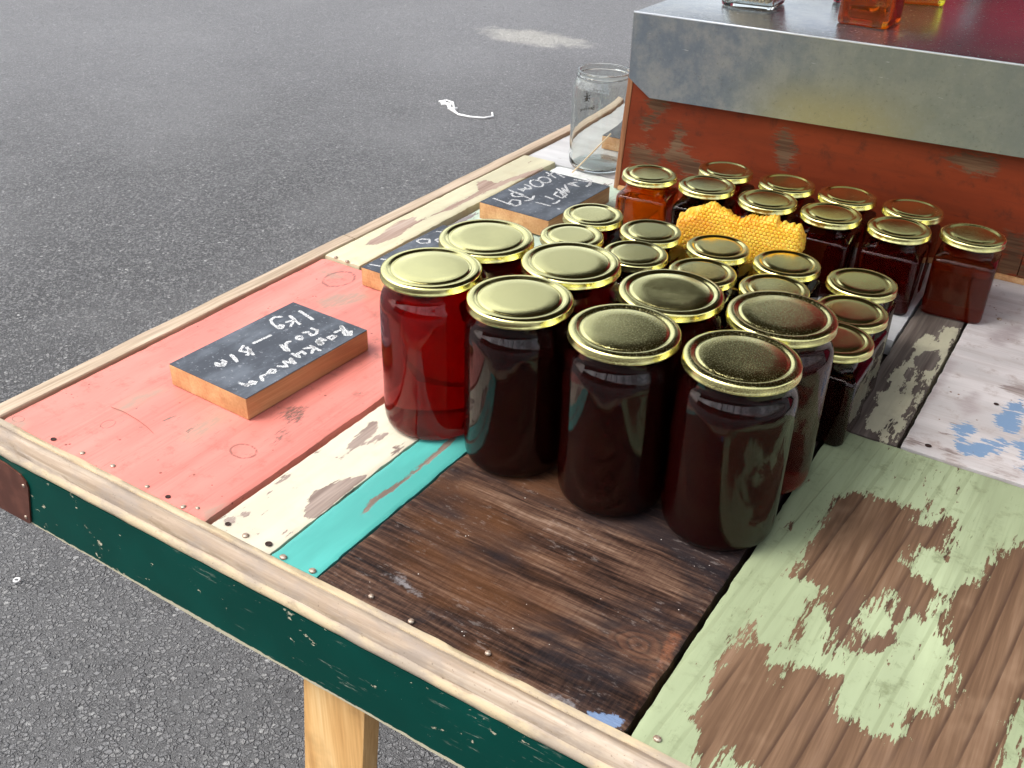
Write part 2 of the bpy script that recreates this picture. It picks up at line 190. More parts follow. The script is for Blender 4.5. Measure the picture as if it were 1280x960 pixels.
def painted(name, axis, paint, wood, amp=.006, edge=.0006, flecks=.0, fleck_scale=90, paint_var=.16, spots=None, spot_attr=None, wear2=None, rough=.45, dirt=(.2, .16, .12), dirt_amt=.25, grain_show=.15, sa=None, ridges=None, dashes=0., rings=(), streak=0., haze=0.):
    """chipped paint on wood; vertex attribute 'bare' (metres, >0 bare) says where the paint is gone"""
    M = Mat(name)
    wc, wh = wood_cols(M, axis, wood)
    if ridges:      # dark late-wood lines, ridges metres apart
        X_, Y_, Z_ = M.sep(); q = M.math('ADD', M.math('MULTIPLY', X_, 1/ridges), M.math('ADD', M.math('MULTIPLY', M.noise(4, 2, M.vec((1, .3, 1))), 1.8), M.math('MULTIPLY', Y_, -.4/ridges*.2)))
        fr = M.math('FRACT', q); ln_ = M.math('MULTIPLY', M.step(fr, .72, .93), M.step(fr, .99, .95)); brk = M.step(M.noise(30, 3, M.vec((1, .12, 1), loc=(7, 1, 0))), .38, .5)
        ln_ = M.math('MULTIPLY', ln_, brk); wc = M.mix(M.math('MULTIPLY', ln_, .8), wc, (.06, .032, .02)); wh = M.math('SUBTRACT', wh, M.math('MULTIPLY', ln_, .6))
        blot = M.noise(13, 4, M.vec((1, .5, 1), loc=(2, 8, 0)), rough=.65); wc = M.mix(M.math('MULTIPLY', M.step(blot, .5, .66), .5), wc, (.11, .065, .045)); wc = M.mix(M.math('MULTIPLY', M.step(blot, .45, .3), .35), wc, (.42, .28, .18))
    al = {'x': (.25, 1, 1), 'y': (1, .25, 1), 'z': (1, 1, .25)}[axis] if sa is None else sa
    va = M.vec(al)
    n1 = M.noise(60, 5, va, rough=.65); n2 = M.noise(320, 4, va, rough=.6)
    n3 = M.noise(650, 3, M.vec(al, loc=(.3, .1, 0)), rough=.7)
    dd = M.math('ADD', M.math('MULTIPLY', M.math('SUBTRACT', n1, .5), amp*2.6), M.math('MULTIPLY', M.math('SUBTRACT', n2, .5), amp*2.6))
    dd = M.math('ADD', dd, M.math('MULTIPLY', M.math('SUBTRACT', n3, .5), amp*1.1))
    if streak > 0:
        ns = M.noise(1, 4, M.vec({'x': (45, 420, 420), 'y': (420, 45, 420), 'z': (420, 420, 45)}[axis], loc=(.9, .4, 0)), rough=.7); nb_ = M.noise(26, 3, M.vec(al, loc=(6, 6, 0)), rough=.6)
        dd = M.math('ADD', dd, M.math('ADD', M.math('MULTIPLY', M.math('SUBTRACT', ns, .5), streak), M.math('MULTIPLY', M.math('SUBTRACT', nb_, .5), streak*.9)))
    s_ = M.math('ADD', M.attr('bare'), dd)
    bare = M.step(s_, -edge, edge)
    if flecks > 0:
        f1 = M.noise(fleck_scale, 5, M.vec(al, loc=(3, 5, 1)), rough=.7)
        f2 = M.noise(9, 2, M.vec((1, 1, 1), loc=(1, 7, 3)))
        ff = M.step(M.math('ADD', f1, M.math('MULTIPLY', f2, .25)), .86-flecks, .875-flecks)
        bare = M.math('MAXIMUM', bare, ff)
    pv = M.noise(22, 4, M.vec(al, loc=(9, 2, 0)), rough=.6); pv2 = M.noise(500, 2)
    pc = M.mix(M.step(pv, .35, .7), tuple(c*(1-paint_var) for c in paint), tuple(min(1, c*(1+paint_var*.6)) for c in paint))
    dz = M.noise(45, 6, M.vec((1, 1, 1), loc=(5, 1, 2)), rough=.72)
    pc = M.mix(M.math('MULTIPLY', M.step(dz, .52, .72), dirt_amt), pc, dirt)
    pc = M.mix(M.math('MULTIPLY', M.step(wh, .52, .36), grain_show), pc, dirt)
    if haze > 0:       # large uneven fading and grime
        hz = M.noise(6.5, 4, M.vec(al, loc=(2, 3, 8)), rough=.6); pc = M.mix(M.math('MULTIPLY', M.step(hz, .42, .66), haze), pc, tuple(.55*a+.45*b for a, b in zip(dirt, paint)))
    if dashes > 0:
        dn = M.noise(1, 3, M.vec({'x': (60, 520, 520), 'y': (520, 60, 520), 'z': (520, 520, 60)}[axis], loc=(.5, .2, 0)), rough=.6); dz2 = M.noise(17, 3, M.vec((1, 1, 1), loc=(4, 9, 0)))
        pc = M.mix(M.math('MULTIPLY', M.math('MULTIPLY', M.step(dn, .62, .7), M.step(dz2, .4, .6)), dashes), pc, dirt)
    if wear2 is not None:      # soft worn-through zones: attribute 'soft'
        sw = M.math('ADD', M.attr('soft'), M.math('MULTIPLY', M.math('SUBTRACT', n1, .5), .02))
        pc = M.mix(M.math('MULTIPLY', M.step(sw, -.006, .006), M.step(n2, .3, .6, .55, .95)), pc, wear2)
    for (rx_, ry_, ra, rb_) in rings:
        lv = M.n('ShaderNodeVectorMath', operation='LENGTH'); M.put(lv.inputs[0], M.vec((1/ra, 1/rb_, 0), loc=(-rx_/ra, -ry_/rb_, 0)))
        q = M.math('ABSOLUTE', M.math('SUBTRACT', M.math('ADD', lv.outputs['Value'], M.math('MULTIPLY', M.math('SUBTRACT', n1, .5), .5)), 1.))
        pc = M.mix(M.math('MULTIPLY', M.step(q, .13, .04), M.step(n2, .4, .55, .15, .75)), pc, (.2, .09, .07))
    col = M.mix(bare, pc, wc)
    if spot_attr is not None:
        sp = M.math('ADD', M.attr('spot'), dd); col = M.mix(M.math('MULTIPLY', M.step(sp, -.003, .004, 0, 1), M.step(n3, .4, .55, .15, 1)), col, spot_attr) if dashes else M.mix(M.step(sp, -.001, .001, 0, 1), col, spot_attr)
    if spots is not None:
        k = M.vor(140, M.vec((1, 1, 1), loc=(4, 4, 0))); kn = M.noise(30, 3, M.vec((1, 1, 1), loc=(2, 0, 0)))
        sk = M.math('MULTIPLY', M.step(k, .2, .12), M.step(kn, .58, .62)); col = M.mix(sk, col, spots)
    edged = M.math('SUBTRACT', 1, bare)
    h = M.math('ADD', M.math('MULTIPLY', edged, .35), M.math('MULTIPLY', wh, .55)); h = M.math('ADD', h, M.math('MULTIPLY', pv2, .06))
    rg = M.mix(bare, (rough,)*3, (.75,)*3)
    return M.pbr(col, rg, M.bump(h, .0007, .8), spec=.22)

W_BROWN = [(.05, .025, .015), (.13, .065, .035), (.22, .115, .06), (.34, .2, .11)]
W_GREY = [(.1, .075, .06), (.2, .15, .12), (.3, .235, .19), (.42, .35, .29)]
W_TAN = [(.3, .19, .1), (.45, .3, .17), (.58, .41, .25), (.68, .52, .34)]

M_RED = painted('salmon_paint', 'y', (.78, .25, .205), W_GREY, amp=.008, haze=.3, flecks=.045, fleck_scale=170, dirt=(.30, .12, .09), dirt_amt=.65, grain_show=.35, wear2=(.40, .26, .20), spot_attr=(.2, .11, .09), rough=.4, spots=(.25, .07, .05), dashes=.55, rings=D['rings'])
M_CREAM = painted('cream_paint', 'y', (.66, .61, .48), [(.14, .1, .09), (.24, .18, .15), (.33, .26, .22), (.42, .34, .3)], streak=.007, amp=.004, haze=.25, flecks=.07, fleck_scale=140, dirt=(.5, .4, .28), dirt_amt=.3, grain_show=.08, rough=.42)
M_CYAN = painted('turquoise_paint', 'y', (.085, .40, .355), W_GREY, amp=.0022, flecks=-.02, dirt=(.12, .38, .36), dirt_amt=.2, grain_show=.05, rough=.38, wear2=None)
M_GREEN = painted('pale_green_paint', 'y', (.40, .47, .29), [(.085, .044, .025), (.135, .077, .044), (.185, .11, .065), (.25, .158, .1)], amp=.008, flecks=.085, fleck_scale=130, dirt=(.13, .15, .07), dirt_amt=.7, grain_show=.25, rough=.5, ridges=.0155, dashes=.7, streak=.035, haze=.6)
M_YELLOW = painted('yellow_cream_paint', 'y', (.64, .60, .41), [(.2, .13, .1), (.34, .24, .19), (.43, .32, .26), (.5, .4, .33)], streak=.012, amp=.003, flecks=.07, fleck_scale=100, dirt=(.45, .36, .2), dirt_amt=.35, rough=.45)
M_DARK = painted('cream_paint_on_weathered_wood', 'y', (.56, .53, .38), [(.05, .04, .035), (.12, .095, .08), (.17, .14, .12), (.25, .21, .18)], streak=.012, amp=.005, flecks=.09, fleck_scale=110, dirt=(.3, .26, .18), dirt_amt=.3, sa=(1, .35, 1))
M_WHITE = painted('worn_white_paint', 'x', (.64, .60, .59), [(.2, .15, .14), (.36, .3, .28), (.5, .44, .42), (.6, .55, .53)], amp=.012, edge=.004, flecks=.06, fleck_scale=60, dirt=(.36, .28, .25), dirt_amt=.75, grain_show=.3, wear2=(.42, .36, .36), spot_attr=(.2, .31, .47), spots=(.2, .1, .05))
M_PGREEN = painted('faded_green_white_paint', 'y', (.55, .68, .55), [(.12, .1, .1), (.22, .19, .19), (.3, .28, .28), (.4, .38, .38)], amp=.012, flecks=.12, fleck_scale=50, dirt=(.28, .36, .3), dirt_amt=.6, wear2=(.8, .82, .8), spot_attr=(.12, .16, .3))
M_WHITE2 = painted('white_paint', 'x', (.6, .6, .6), [(.2, .15, .12), (.4, .33, .28), (.5, .44, .4), (.6, .55, .5)], amp=.006, flecks=.06, fleck_scale=80, dirt=(.6, .6, .56), dirt_amt=.4)

def m_brown():
    M = Mat('dark_sawn_wood')
    v1 = M.vec((2.2, 34, 34)); v2 = M.vec((16, 300, 60)); v3 = M.vec((420, 45, 60))
    a = M.noise(1, 5, v1, dist=.5, rough=.6); b = M.noise(1, 4, v2, rough=.65); c = M.noise(1, 3, v3, rough=.6); blot = M.noise(11, 5, M.vec((.6, 1, 1)), rough=.65, dist=.6); fine = M.noise(700, 2, M.vec((.4, 1, 1)))
    h = M.math('ADD', M.math('MULTIPLY', a, .5), M.math('ADD', M.math('MULTIPLY', b, .42), M.math('MULTIPLY', c, .08)))
    col = M.ramp(h, [(.40, (.008, .005, .005)), (.46, (.035, .018, .013)), (.51, (.09, .047, .031)), (.57, (.17, .1, .066)), (.65, (.34, .235, .175))])
    dk = M.step(blot, .46, .62); col = M.mix(M.math('MULTIPLY', dk, .85), col, (.018, .015, .018))
    col = M.mix(.12, col, (.03, .02, .015)); warm = M.noise(7, 4, M.vec((.5, 1.3, 1), loc=(3, 3, 0)), rough=.6); col = M.mix(M.math('MULTIPLY', M.step(warm, .52, .66), .5), col, (.15, .062, .024))
    # ragged saw tears close to the front moulding
    y = M.sep()[1]; tear = M.math('MULTIPLY', M.step(y, .075, .03), M.step(c, .42, .6)); col = M.mix(M.math('MULTIPLY', tear, .05), col, (.2, .115, .07))
    chalky = M.math('MULTIPLY', M.step(M.noise(260, 4, M.vec((.35, 1, 1), loc=(1, 1, 0)), rough=.75), .56, .66), M.step(M.noise(16, 2), .45, .6)); col = M.mix(M.math('MULTIPLY', chalky, .2), col, (.42, .36, .33))
    # knot
    kx, ky = D['knot']; kp = M.vec((1, 1.25, 1), loc=(-kx, -ky*1.25, 0)); kn = M.n('ShaderNodeVectorMath', operation='LENGTH'); M.put(kn.inputs[0], kp)
    kd = M.math('ADD', kn.outputs['Value'], M.math('MULTIPLY', M.math('SUBTRACT', M.noise(60, 3), .5), .012))
    ringc = M.ramp(M.math('FRACT', M.math('MULTIPLY', kd, 130)), [(0, (.03, .016, .012)), (.3, (.13, .055, .03)), (.7, (.2, .09, .05)), (1, (.05, .03, .02))])
    col = M.mix(M.step(kd, .024, .014, 0, .35), col, ringc)
    n1 = M.math('MULTIPLY', M.math('SUBTRACT', M.noise(120, 5, rough=.7), .5), .02)
    col = M.mix(M.step(M.math('ADD', M.attr('soft'), n1), -.002, .004, 0, .35), col, (.36, .13, .06))
    col = M.mix(M.step(M.math('ADD', M.attr('bare'), n1), -.001, .004, 0, .45), col, (.38, .37, .38))
    col = M.mix(M.step(M.math('ADD', M.attr('spot'), n1), -.001, .001, 0, .9), col, (.17, .25, .4))
    sp = M.math('MULTIPLY', M.step(M.vor(150), .07, .05), M.step(M.noise(40, 2), .58, .62)); col = M.mix(sp, col, (.75, .7, .65))
    hh = M.math('ADD', h, M.math('MULTIPLY', fine, .25))
    return M.pbr(col, M.step(h, .4, .65, .42, .7), M.bump(hh, .0016, .9), spec=.1)
M_BROWN = m_brown()

def m_green_grain():
    """adds the plough-lined growth rings to the bare wood of the pale green board"""
    m = M_GREEN; t = m.node_tree; return m

def m_plain_wood(name, axis, cols, rough=.55, bump=.0006, stain=None):
    M = Mat(name); c, h = wood_cols(M, axis, cols); b = M.noise(18, 4, rough=.6)
    c = M.mix(M.step(b, .5, .75, 0, .45), c, stain or tuple(x*.5 for x in cols[1]))
    return M.pbr(c, rough, M.bump(h, bump, .7), spec=.4)
def m_mould():
    M = Mat('weathered_moulding'); wc, h = wood_cols(M, 'x', [(.24, .17, .11), (.37, .28, .2), (.47, .38, .29), (.56, .47, .38)]); y = M.sep()[1]; z = M.sep()[2]
    n = M.noise(28, 5, M.vec((.5, 1, 1)), rough=.68); n2 = M.noise(110, 4, M.vec((.3, 1, 1)), rough=.65)
    yy = M.math('ADD', y, M.math('MULTIPLY', M.math('SUBTRACT', n2, .5), .004))
    cream = M.math('MAXIMUM', M.step(yy, .0138, .0156), M.step(yy, .0012, -.0002))
    col = M.mix(M.math('MULTIPLY', cream, M.step(n, .3, .5, .55, 1)), wc, (.50, .40, .25))
    col = M.mix(M.math('MULTIPLY', M.step(n, .44, .62), .75), col, (.29, .24, .2)); col = M.mix(M.math('MULTIPLY', M.math('MULTIPLY', M.step(n2, .55, .68), M.step(yy, .011, .004)), .5), col, (.25, .18, .11))
    col = M.mix(M.math('MULTIPLY', M.step(M.noise(420, 3), .66, .72), .6), col, (.15, .1, .06))
    return M.pbr(col, .55, M.bump(M.math('ADD', h, n2), .0008, .7), spec=.25)
M_MOULD = m_mould()
M_RIM = m_plain_wood('grey_rim_wood', 'y', [(.28, .2, .13), (.42, .32, .22), (.55, .43, .31), (.62, .52, .4)], stain=(.4, .3, .22))
M_LEG = m_plain_wood('orange_pine', 'z', [(.5, .25, .08), (.7, .4, .15), (.8, .5, .21), (.86, .6, .3)], rough=.4, bump=.0002)
M_TAG = m_plain_wood('orange_pine_sign', 'y', [(.40, .18, .075), (.54, .28, .12), (.62, .35, .16), (.7, .44, .22)], rough=.5, bump=.0002, stain=(.44, .22, .09))
M_UNDER = Mat('dark_under_board').pbr((.03, .02, .015), .9)
M_STICK = m_plain_wood('pale_birch', 'z', [(.55, .4, .24), (.68, .52, .33), (.76, .62, .42), (.82, .7, .52)], bump=.0001)

def m_fascia():
    M = Mat('dark_green_gloss_paint')
    n = M.noise(60, 6, M.vec((1, 1, 1.6)), rough=.7); big = M.noise(14, 3, M.vec((.8, 1, 1.4), loc=(2.2, 0, 1)), rough=.6)
    chip = M.step(M.math('ADD', n, M.math('MULTIPLY', big, .45)), .885, .895)
    sc = M.math('MULTIPLY', M.step(M.noise(260, 4, M.vec((.16, 1, 1.1), rot=(0, R_(4), 0)), rough=.7), .6, .68), M.step(M.noise(9, 2, M.vec((1, 1, 1), loc=(1.31, 0, 0))), .5, .62))
    z = M.sep()[2]; edge = M.math('ADD', M.math('MULTIPLY', M.step(z, -.0755, -.0805), 1), M.math('SUBTRACT', M.noise(150, 4), .55)); ed = M.step(edge, .5, .6)
    col = M.mix(M.step(M.noise(8, 3), .4, .7), (.0008, .044, .033), (.001, .058, .044))
    col = M.mix(M.math('MULTIPLY', sc, .4), col, (.4, .42, .34)); col = M.mix(M.math('MAXIMUM', chip, ed), col, (.5, .46, .33))
    return M.pbr(col, .38, M.bump(M.math('SUBTRACT', 1, chip), .0004, .7), spec=.09)
M_FASCIA = m_fascia()

def m_asphalt():
    M = Mat('chip_asphalt'); co = M.co
    wob = M.noise(90, 2, col=True); wv = M.n('ShaderNodeVectorMath', operation='SCALE'); M.put(wv.inputs[0], wob); wv.inputs['Scale'].default_value = .006
    ad = M.n('ShaderNodeVectorMath', operation='ADD'); M.put(ad.inputs[0], co); M.put(ad.inputs[1], wv.outputs[0]); p = ad.outputs[0]
    def layer(sc):
        d = M.vor(sc, p); e = M.vor(sc, p, 'DISTANCE_TO_EDGE'); c = M.vor(sc, p, 'F1', 'Color'); return d, e, c
    d1, e1, c1 = layer(125); d2, e2, c2 = layer(300)
    r1 = M.sep(c1)
    stone = M.step(e1, .02, .16); h1 = M.math('MULTIPLY', stone, M.math('ADD', .35, M.math('MULTIPLY', r1[1], .65)))
    lift = M.step(r1[2], .32, .4)       # some cells are only binder with fines
    h = M.math('ADD', M.math('MULTIPLY', h1, lift), M.math('MULTIPLY', M.math('MULTIPLY', M.step(e2, .02, .2), M.sep(c2)[0]), .35))
    tone = M.ramp(r1[0], [(0, (.12, .12, .123)), (.5, (.185, .185, .187)), (.85, (.225, .224, .22)), (1, (.27, .266, .26))])
    fine = M.ramp(M.sep(c2)[1], [(0, (.10, .10, .102)), (.6, (.17, .17, .17)), (1, (.24, .238, .235))])
    col = M.mix(M.math('MULTIPLY', stone, lift), fine, tone)
    col = M.mix(M.step(h, .3, .06), col, (.045, .045, .046))
    spark = M.math('MULTIPLY', M.step(r1[0], .985, .99), stone); col = M.mix(spark, col, (.36, .36, .35))
    big = M.noise(1.1, 5, rough=.6); col = M.mix(M.math('MULTIPLY', M.step(big, .4, .65), .35), col, (.2, .2, .2))
    mid = M.noise(14, 4, rough=.6); col = M.mix(M.math('MULTIPLY', M.step(mid, .5, .7), .25), col, (.05, .05, .052))
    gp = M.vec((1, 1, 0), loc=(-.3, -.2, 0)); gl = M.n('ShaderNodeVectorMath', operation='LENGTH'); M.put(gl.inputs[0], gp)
    dusty = M.step(M.math('ADD', gl.outputs['Value'], M.math('MULTIPLY', M.math('SUBTRACT', M.noise(.8, 4, rough=.6), .5), 3.)), 1.6, 5.4); col = M.mix(M.math('MULTIPLY', dusty, .42), col, (.31, .31, .32))   # dusty is grazing sky sheen painted into the colour, stronger with distance
    # pale dried spill
    st = M.vec((1, 1, 1), loc=(2.152, -4.365, 0)); st = M.vec((2.6, 5.2, 0), rot=(0, 0, R_(-36)), src=st); ln = M.n('ShaderNodeVectorMath', operation='LENGTH'); M.put(ln.inputs[0], st)
    sv = M.math('ADD', ln.outputs['Value'], M.math('MULTIPLY', M.math('SUBTRACT', M.noise(9, 5, rough=.7), .5), 1.3)); col = M.mix(M.step(sv, 1., .45, 0, .6), col, (.5, .48, .43))
    return M.pbr(col, .72, M.bump(h, .007, 1), spec=.4)
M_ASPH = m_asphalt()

def m_gold(name, panel_dust=.5, seed=0.):
    M = Mat(name)
    dust = M.noise(900, 3, rough=.8); dust2 = M.noise(16, 4, M.vec((1, 1, 1), loc=(seed, seed, 0)), rough=.6)
    f = M.math('MULTIPLY', M.step(dust, .52, .64), M.step(dust2, .35, .6, .3, 1.)); f = M.math('MULTIPLY', f, panel_dust)
    col = M.mix(f, (.86, .80, .35), (.5, .47, .24))
    rg = M.math('ADD', M.step(M.noise(22, 4, M.vec((1, 1, 1), loc=(seed+2, 1, 0))), .4, .7, .12, .26), M.math('MULTIPLY', f, .35))
    return M.pbr(col, rg, M.bump(M.math('ADD', dust, M.math('MULTIPLY', dust2, 2)), .00012, .35+.4*panel_dust), metal=1)
M_LID = m_gold('gold_lid', .12); M_LID_D = m_gold('dusty_gold_lid', .9, 3.1)

def m_glass():
    M = Mat('clear_glass'); g = M.n('ShaderNodeBsdfGlass'); g.inputs['IOR'].default_value = 1.42; g.inputs['Roughness'].default_value = 0; g.inputs['Color'].default_value = (.97, .985, .975, 1)
    M.t.links.new(g.outputs[0], M.out.inputs[0]); M.put(g.inputs['Normal'], M.bump(M.noise(38, 2), .0007, .35)); return M.m
M_GLASS = m_glass()
def m_honey(name, sr, sg, sb, body=(.05, .003, .003), amt=.3):
    M = Mat(name); mx = max(sr, sg, sb)
    g = M.n('ShaderNodeBsdfRefraction'); g.inputs['IOR'].default_value = 1.0; g.inputs['Roughness'].default_value = 0; g.inputs['Color'].default_value = (1, 1, 1, 1)
    df = M.n('ShaderNodeBsdfDiffuse'); M.put(df.inputs['Color'], body); mx_ = M.n('ShaderNodeMixShader'); mx_.inputs[0].default_value = amt
    M.t.links.new(g.outputs[0], mx_.inputs[1]); M.t.links.new(df.outputs[0], mx_.inputs[2]); M.t.links.new(mx_.outputs[0], M.out.inputs[0])
    v = M.n('ShaderNodeVolumeAbsorption'); v.inputs['Color'].default_value = (1-sr/mx, 1-sg/mx, 1-sb/mx, 1); v.inputs['Density'].default_value = mx
    M.t.links.new(v.outputs[0], M.out.inputs[1]); return M.m
H_RED = m_honey('red_honey', 20, 190, 220, (.42, .0, .0), .32); H_DARK = m_honey('dark_honey', 60, 160, 170, (.07, .005, .004), .25); H_MAROON = m_honey('maroon_honey', 40, 150, 160, (.15, .004, .003), .28)
H_AMBER = m_honey('amber_honey', 8, 44, 170, (.5, .13, .01), .2); H_RUST = m_honey('rust_honey', 18, 95, 170, (.24, .03, .006), .35); H_ORANGE = m_honey('orange_honey', 4, 34, 150, (.6, .13, .01), .25); H_GOLD = m_honey('yellow_honey', 1, 4, 60, (.8, .5, .03), .25)

def m_galv():
    M = Mat('galvanised_steel')
    sp = M.vor(90, M.vec((1, 1, 1)), 'F1', 'Color'); s1 = M.sep(sp)[0]; n = M.noise(14, 5, rough=.65); n2 = M.noise(220, 4, rough=.7)
    col = M.mix(M.step(n, .38, .66), (.42, .45, .48), (.56, .57, .56)); col = M.mix(M.math('MULTIPLY', s1, .3), col, (.52, .54, .53))
    col = M.mix(M.math('MULTIPLY', M.step(n2, .55, .7), .3), col, (.7, .7, .66)); col = M.mix(M.math('MULTIPLY', M.step(n2, .42, .34), .35), col, (.2, .2, .16))
    return M.pbr(col, M.math('ADD', .13, M.math('MULTIPLY', n2, .22)), M.bump(M.math('ADD', n2, M.math('MULTIPLY', n, 3)), .0003, .4), metal=.85)
M_GALV = m_galv()
def m_galv_flap():
    M = Mat('weathered_galvanised_flap')
    n = M.noise(26, 6, rough=.72); n2 = M.noise(260, 5, rough=.75); x = M.sep()[0]; z = M.sep()[2]
    col = M.mix(M.step(n, .38, .66), (.17, .205, .24), (.29, .305, .30))
    col = M.mix(M.math('MULTIPLY', M.step(x, .25, .45), .6), col, (.27, .28, .21))
    wx = M.math('MULTIPLY', M.step(M.math('ADD', M.math('ABSOLUTE', M.math('SUBTRACT', x, .39)), M.math('MULTIPLY', M.math('SUBTRACT', n, .5), .12)), .13, .02), M.step(z, .21, .15))
    col = M.mix(M.math('MULTIPLY', wx, .75), col, (.36, .32, .16))
    col = M.mix(M.math('MULTIPLY', M.step(n2, .55, .72), .4), col, (.36, .37, .34)); col = M.mix(M.math('MULTIPLY', M.step(n2, .42, .34), .4), col, (.12, .12, .1))
    sc = M.math('MULTIPLY', M.step(M.noise(300, 3, M.vec((.12, 1, 1), rot=(0, R_(8), 0))), .68, .74), M.step(M.noise(12, 2), .5, .6)); col = M.mix(M.math('MULTIPLY', sc, .6), col, (.75, .77, .78))
    return M.pbr(col, .42, M.bump(n2, .0002, .5), metal=.45)
M_FLAP = m_galv_flap()
M_BOX = painted('rust_red_paint', 'x', (.215, .034, .009), [(.05, .02, .01), (.1, .048, .024), (.15, .08, .042), (.2, .12, .068)], amp=.016, edge=.006, flecks=.04, fleck_scale=60, dirt=(.09, .022, .01), dirt_amt=.75, grain_show=.3, rough=.55, dashes=.5)
M_BOXEND = m_plain_wood('rusty_end_wood', 'z', [(.12, .04, .015), (.3, .12, .05), (.42, .2, .1), (.5, .3, .18)], stain=(.3, .08, .03))
def m_chalkboard():
    M = Mat('chalkboard_paint'); n = M.noise(35, 5, M.vec((1, .5, 1)), rough=.65); n2 = M.noise(300, 3)
    col = M.mix(M.step(n, .4, .75, 0, .5), (.035, .042, .055), (.2, .23, .27)); col = M.mix(M.step(n2, .62, .7, 0, .35), col, (.4, .42, .45))
    return M.pbr(col, .5, M.bump(n2, .0001, .5), spec=.5)
M_CB = m_chalkboard()
def m_chalk():
    M = Mat('white_chalk'); n = M.noise(900, 3, rough=.7); b = M.n('ShaderNodeBsdfPrincipled'); M.put(b.inputs['Base Color'], (.85, .86, .86)); b.inputs['Roughness'].default_value = .95
    tr = M.n('ShaderNodeBsdfTransparent'); mx = M.n('ShaderNodeMixShader'); M.put(mx.inputs[0], M.step(n, .38, .58, .1, .95)); M.t.links.new(tr.outputs[0], mx.inputs[1]); M.t.links.new(b.outputs[0], mx.inputs[2]); M.t.links.new(mx.outputs[0], M.out.inputs[0]); return M.m
M_CHALK = m_chalk()
M_NAIL = Mat('dull_nail'); _n = M_NAIL.noise(400, 3); M_NAIL = M_NAIL.pbr(M_NAIL.mix(M_NAIL.step(_n, .4, .6), (.3, .2, .14), (.5, .42, .34)), .5, metal=.5)
M_HOLE = Mat('dark_hole').pbr((.03, .012, .008), .9)
M_PLATE = Mat('brown_metal_plate'); _n = M_PLATE.noise(60, 4); M_PLATE = M_PLATE.pbr(M_PLATE.mix(M_PLATE.step(_n, .35, .7), (.11, .035, .022), (.17, .06, .038)), .38, metal=.3)
M_INK = Mat('dark_print').pbr((.03, .02, .015), .7)
M_STRING = Mat('white_plastic').pbr((.8, .8, .78), .5)
M_ADDED_CANOPY = Mat('added_canopy_cloth'); _n = M_ADDED_CANOPY.noise(4, 4); M_ADDED_CANOPY = M_ADDED_CANOPY.pbr(M_ADDED_CANOPY.mix(_n, (.035, .035, .015), (.07, .06, .03)), .9)
M_ADDED_CURTAIN = Mat('added_curtain_cloth'); _cm = M_ADDED_CURTAIN; _n = M_ADDED_CURTAIN.noise(5, 4); M_ADDED_CURTAIN = M_ADDED_CURTAIN.pbr(M_ADDED_CURTAIN.mix(_n, (.6, .06, .12), (.8, .12, .2)), .85)
_tl = _cm.n('ShaderNodeBsdfTranslucent'); _tl.inputs['Color'].default_value = (.85, .12, .24, 1); _ad = _cm.n('ShaderNodeMixShader'); _ad.inputs[0].default_value = .5
_pr = [n for n in _cm.t.nodes if n.type == 'BSDF_PRINCIPLED'][0]; _cm.t.links.new(_pr.outputs[0], _ad.inputs[1]); _cm.t.links.new(_tl.outputs[0], _ad.inputs[2]); _cm.t.links.new(_ad.outputs[0], _cm.out.inputs[0])

# ------------------------------------------------------------ ground
GZ = -.72
V, F = [], []
g = obj('ground', mesh('ground', [(-60, -60, GZ), (60, -60, GZ), (60, 60, GZ), (-60, 60, GZ)], [(0, 1, 2, 3)], M_ASPH)); g['kind'] = 'structure'

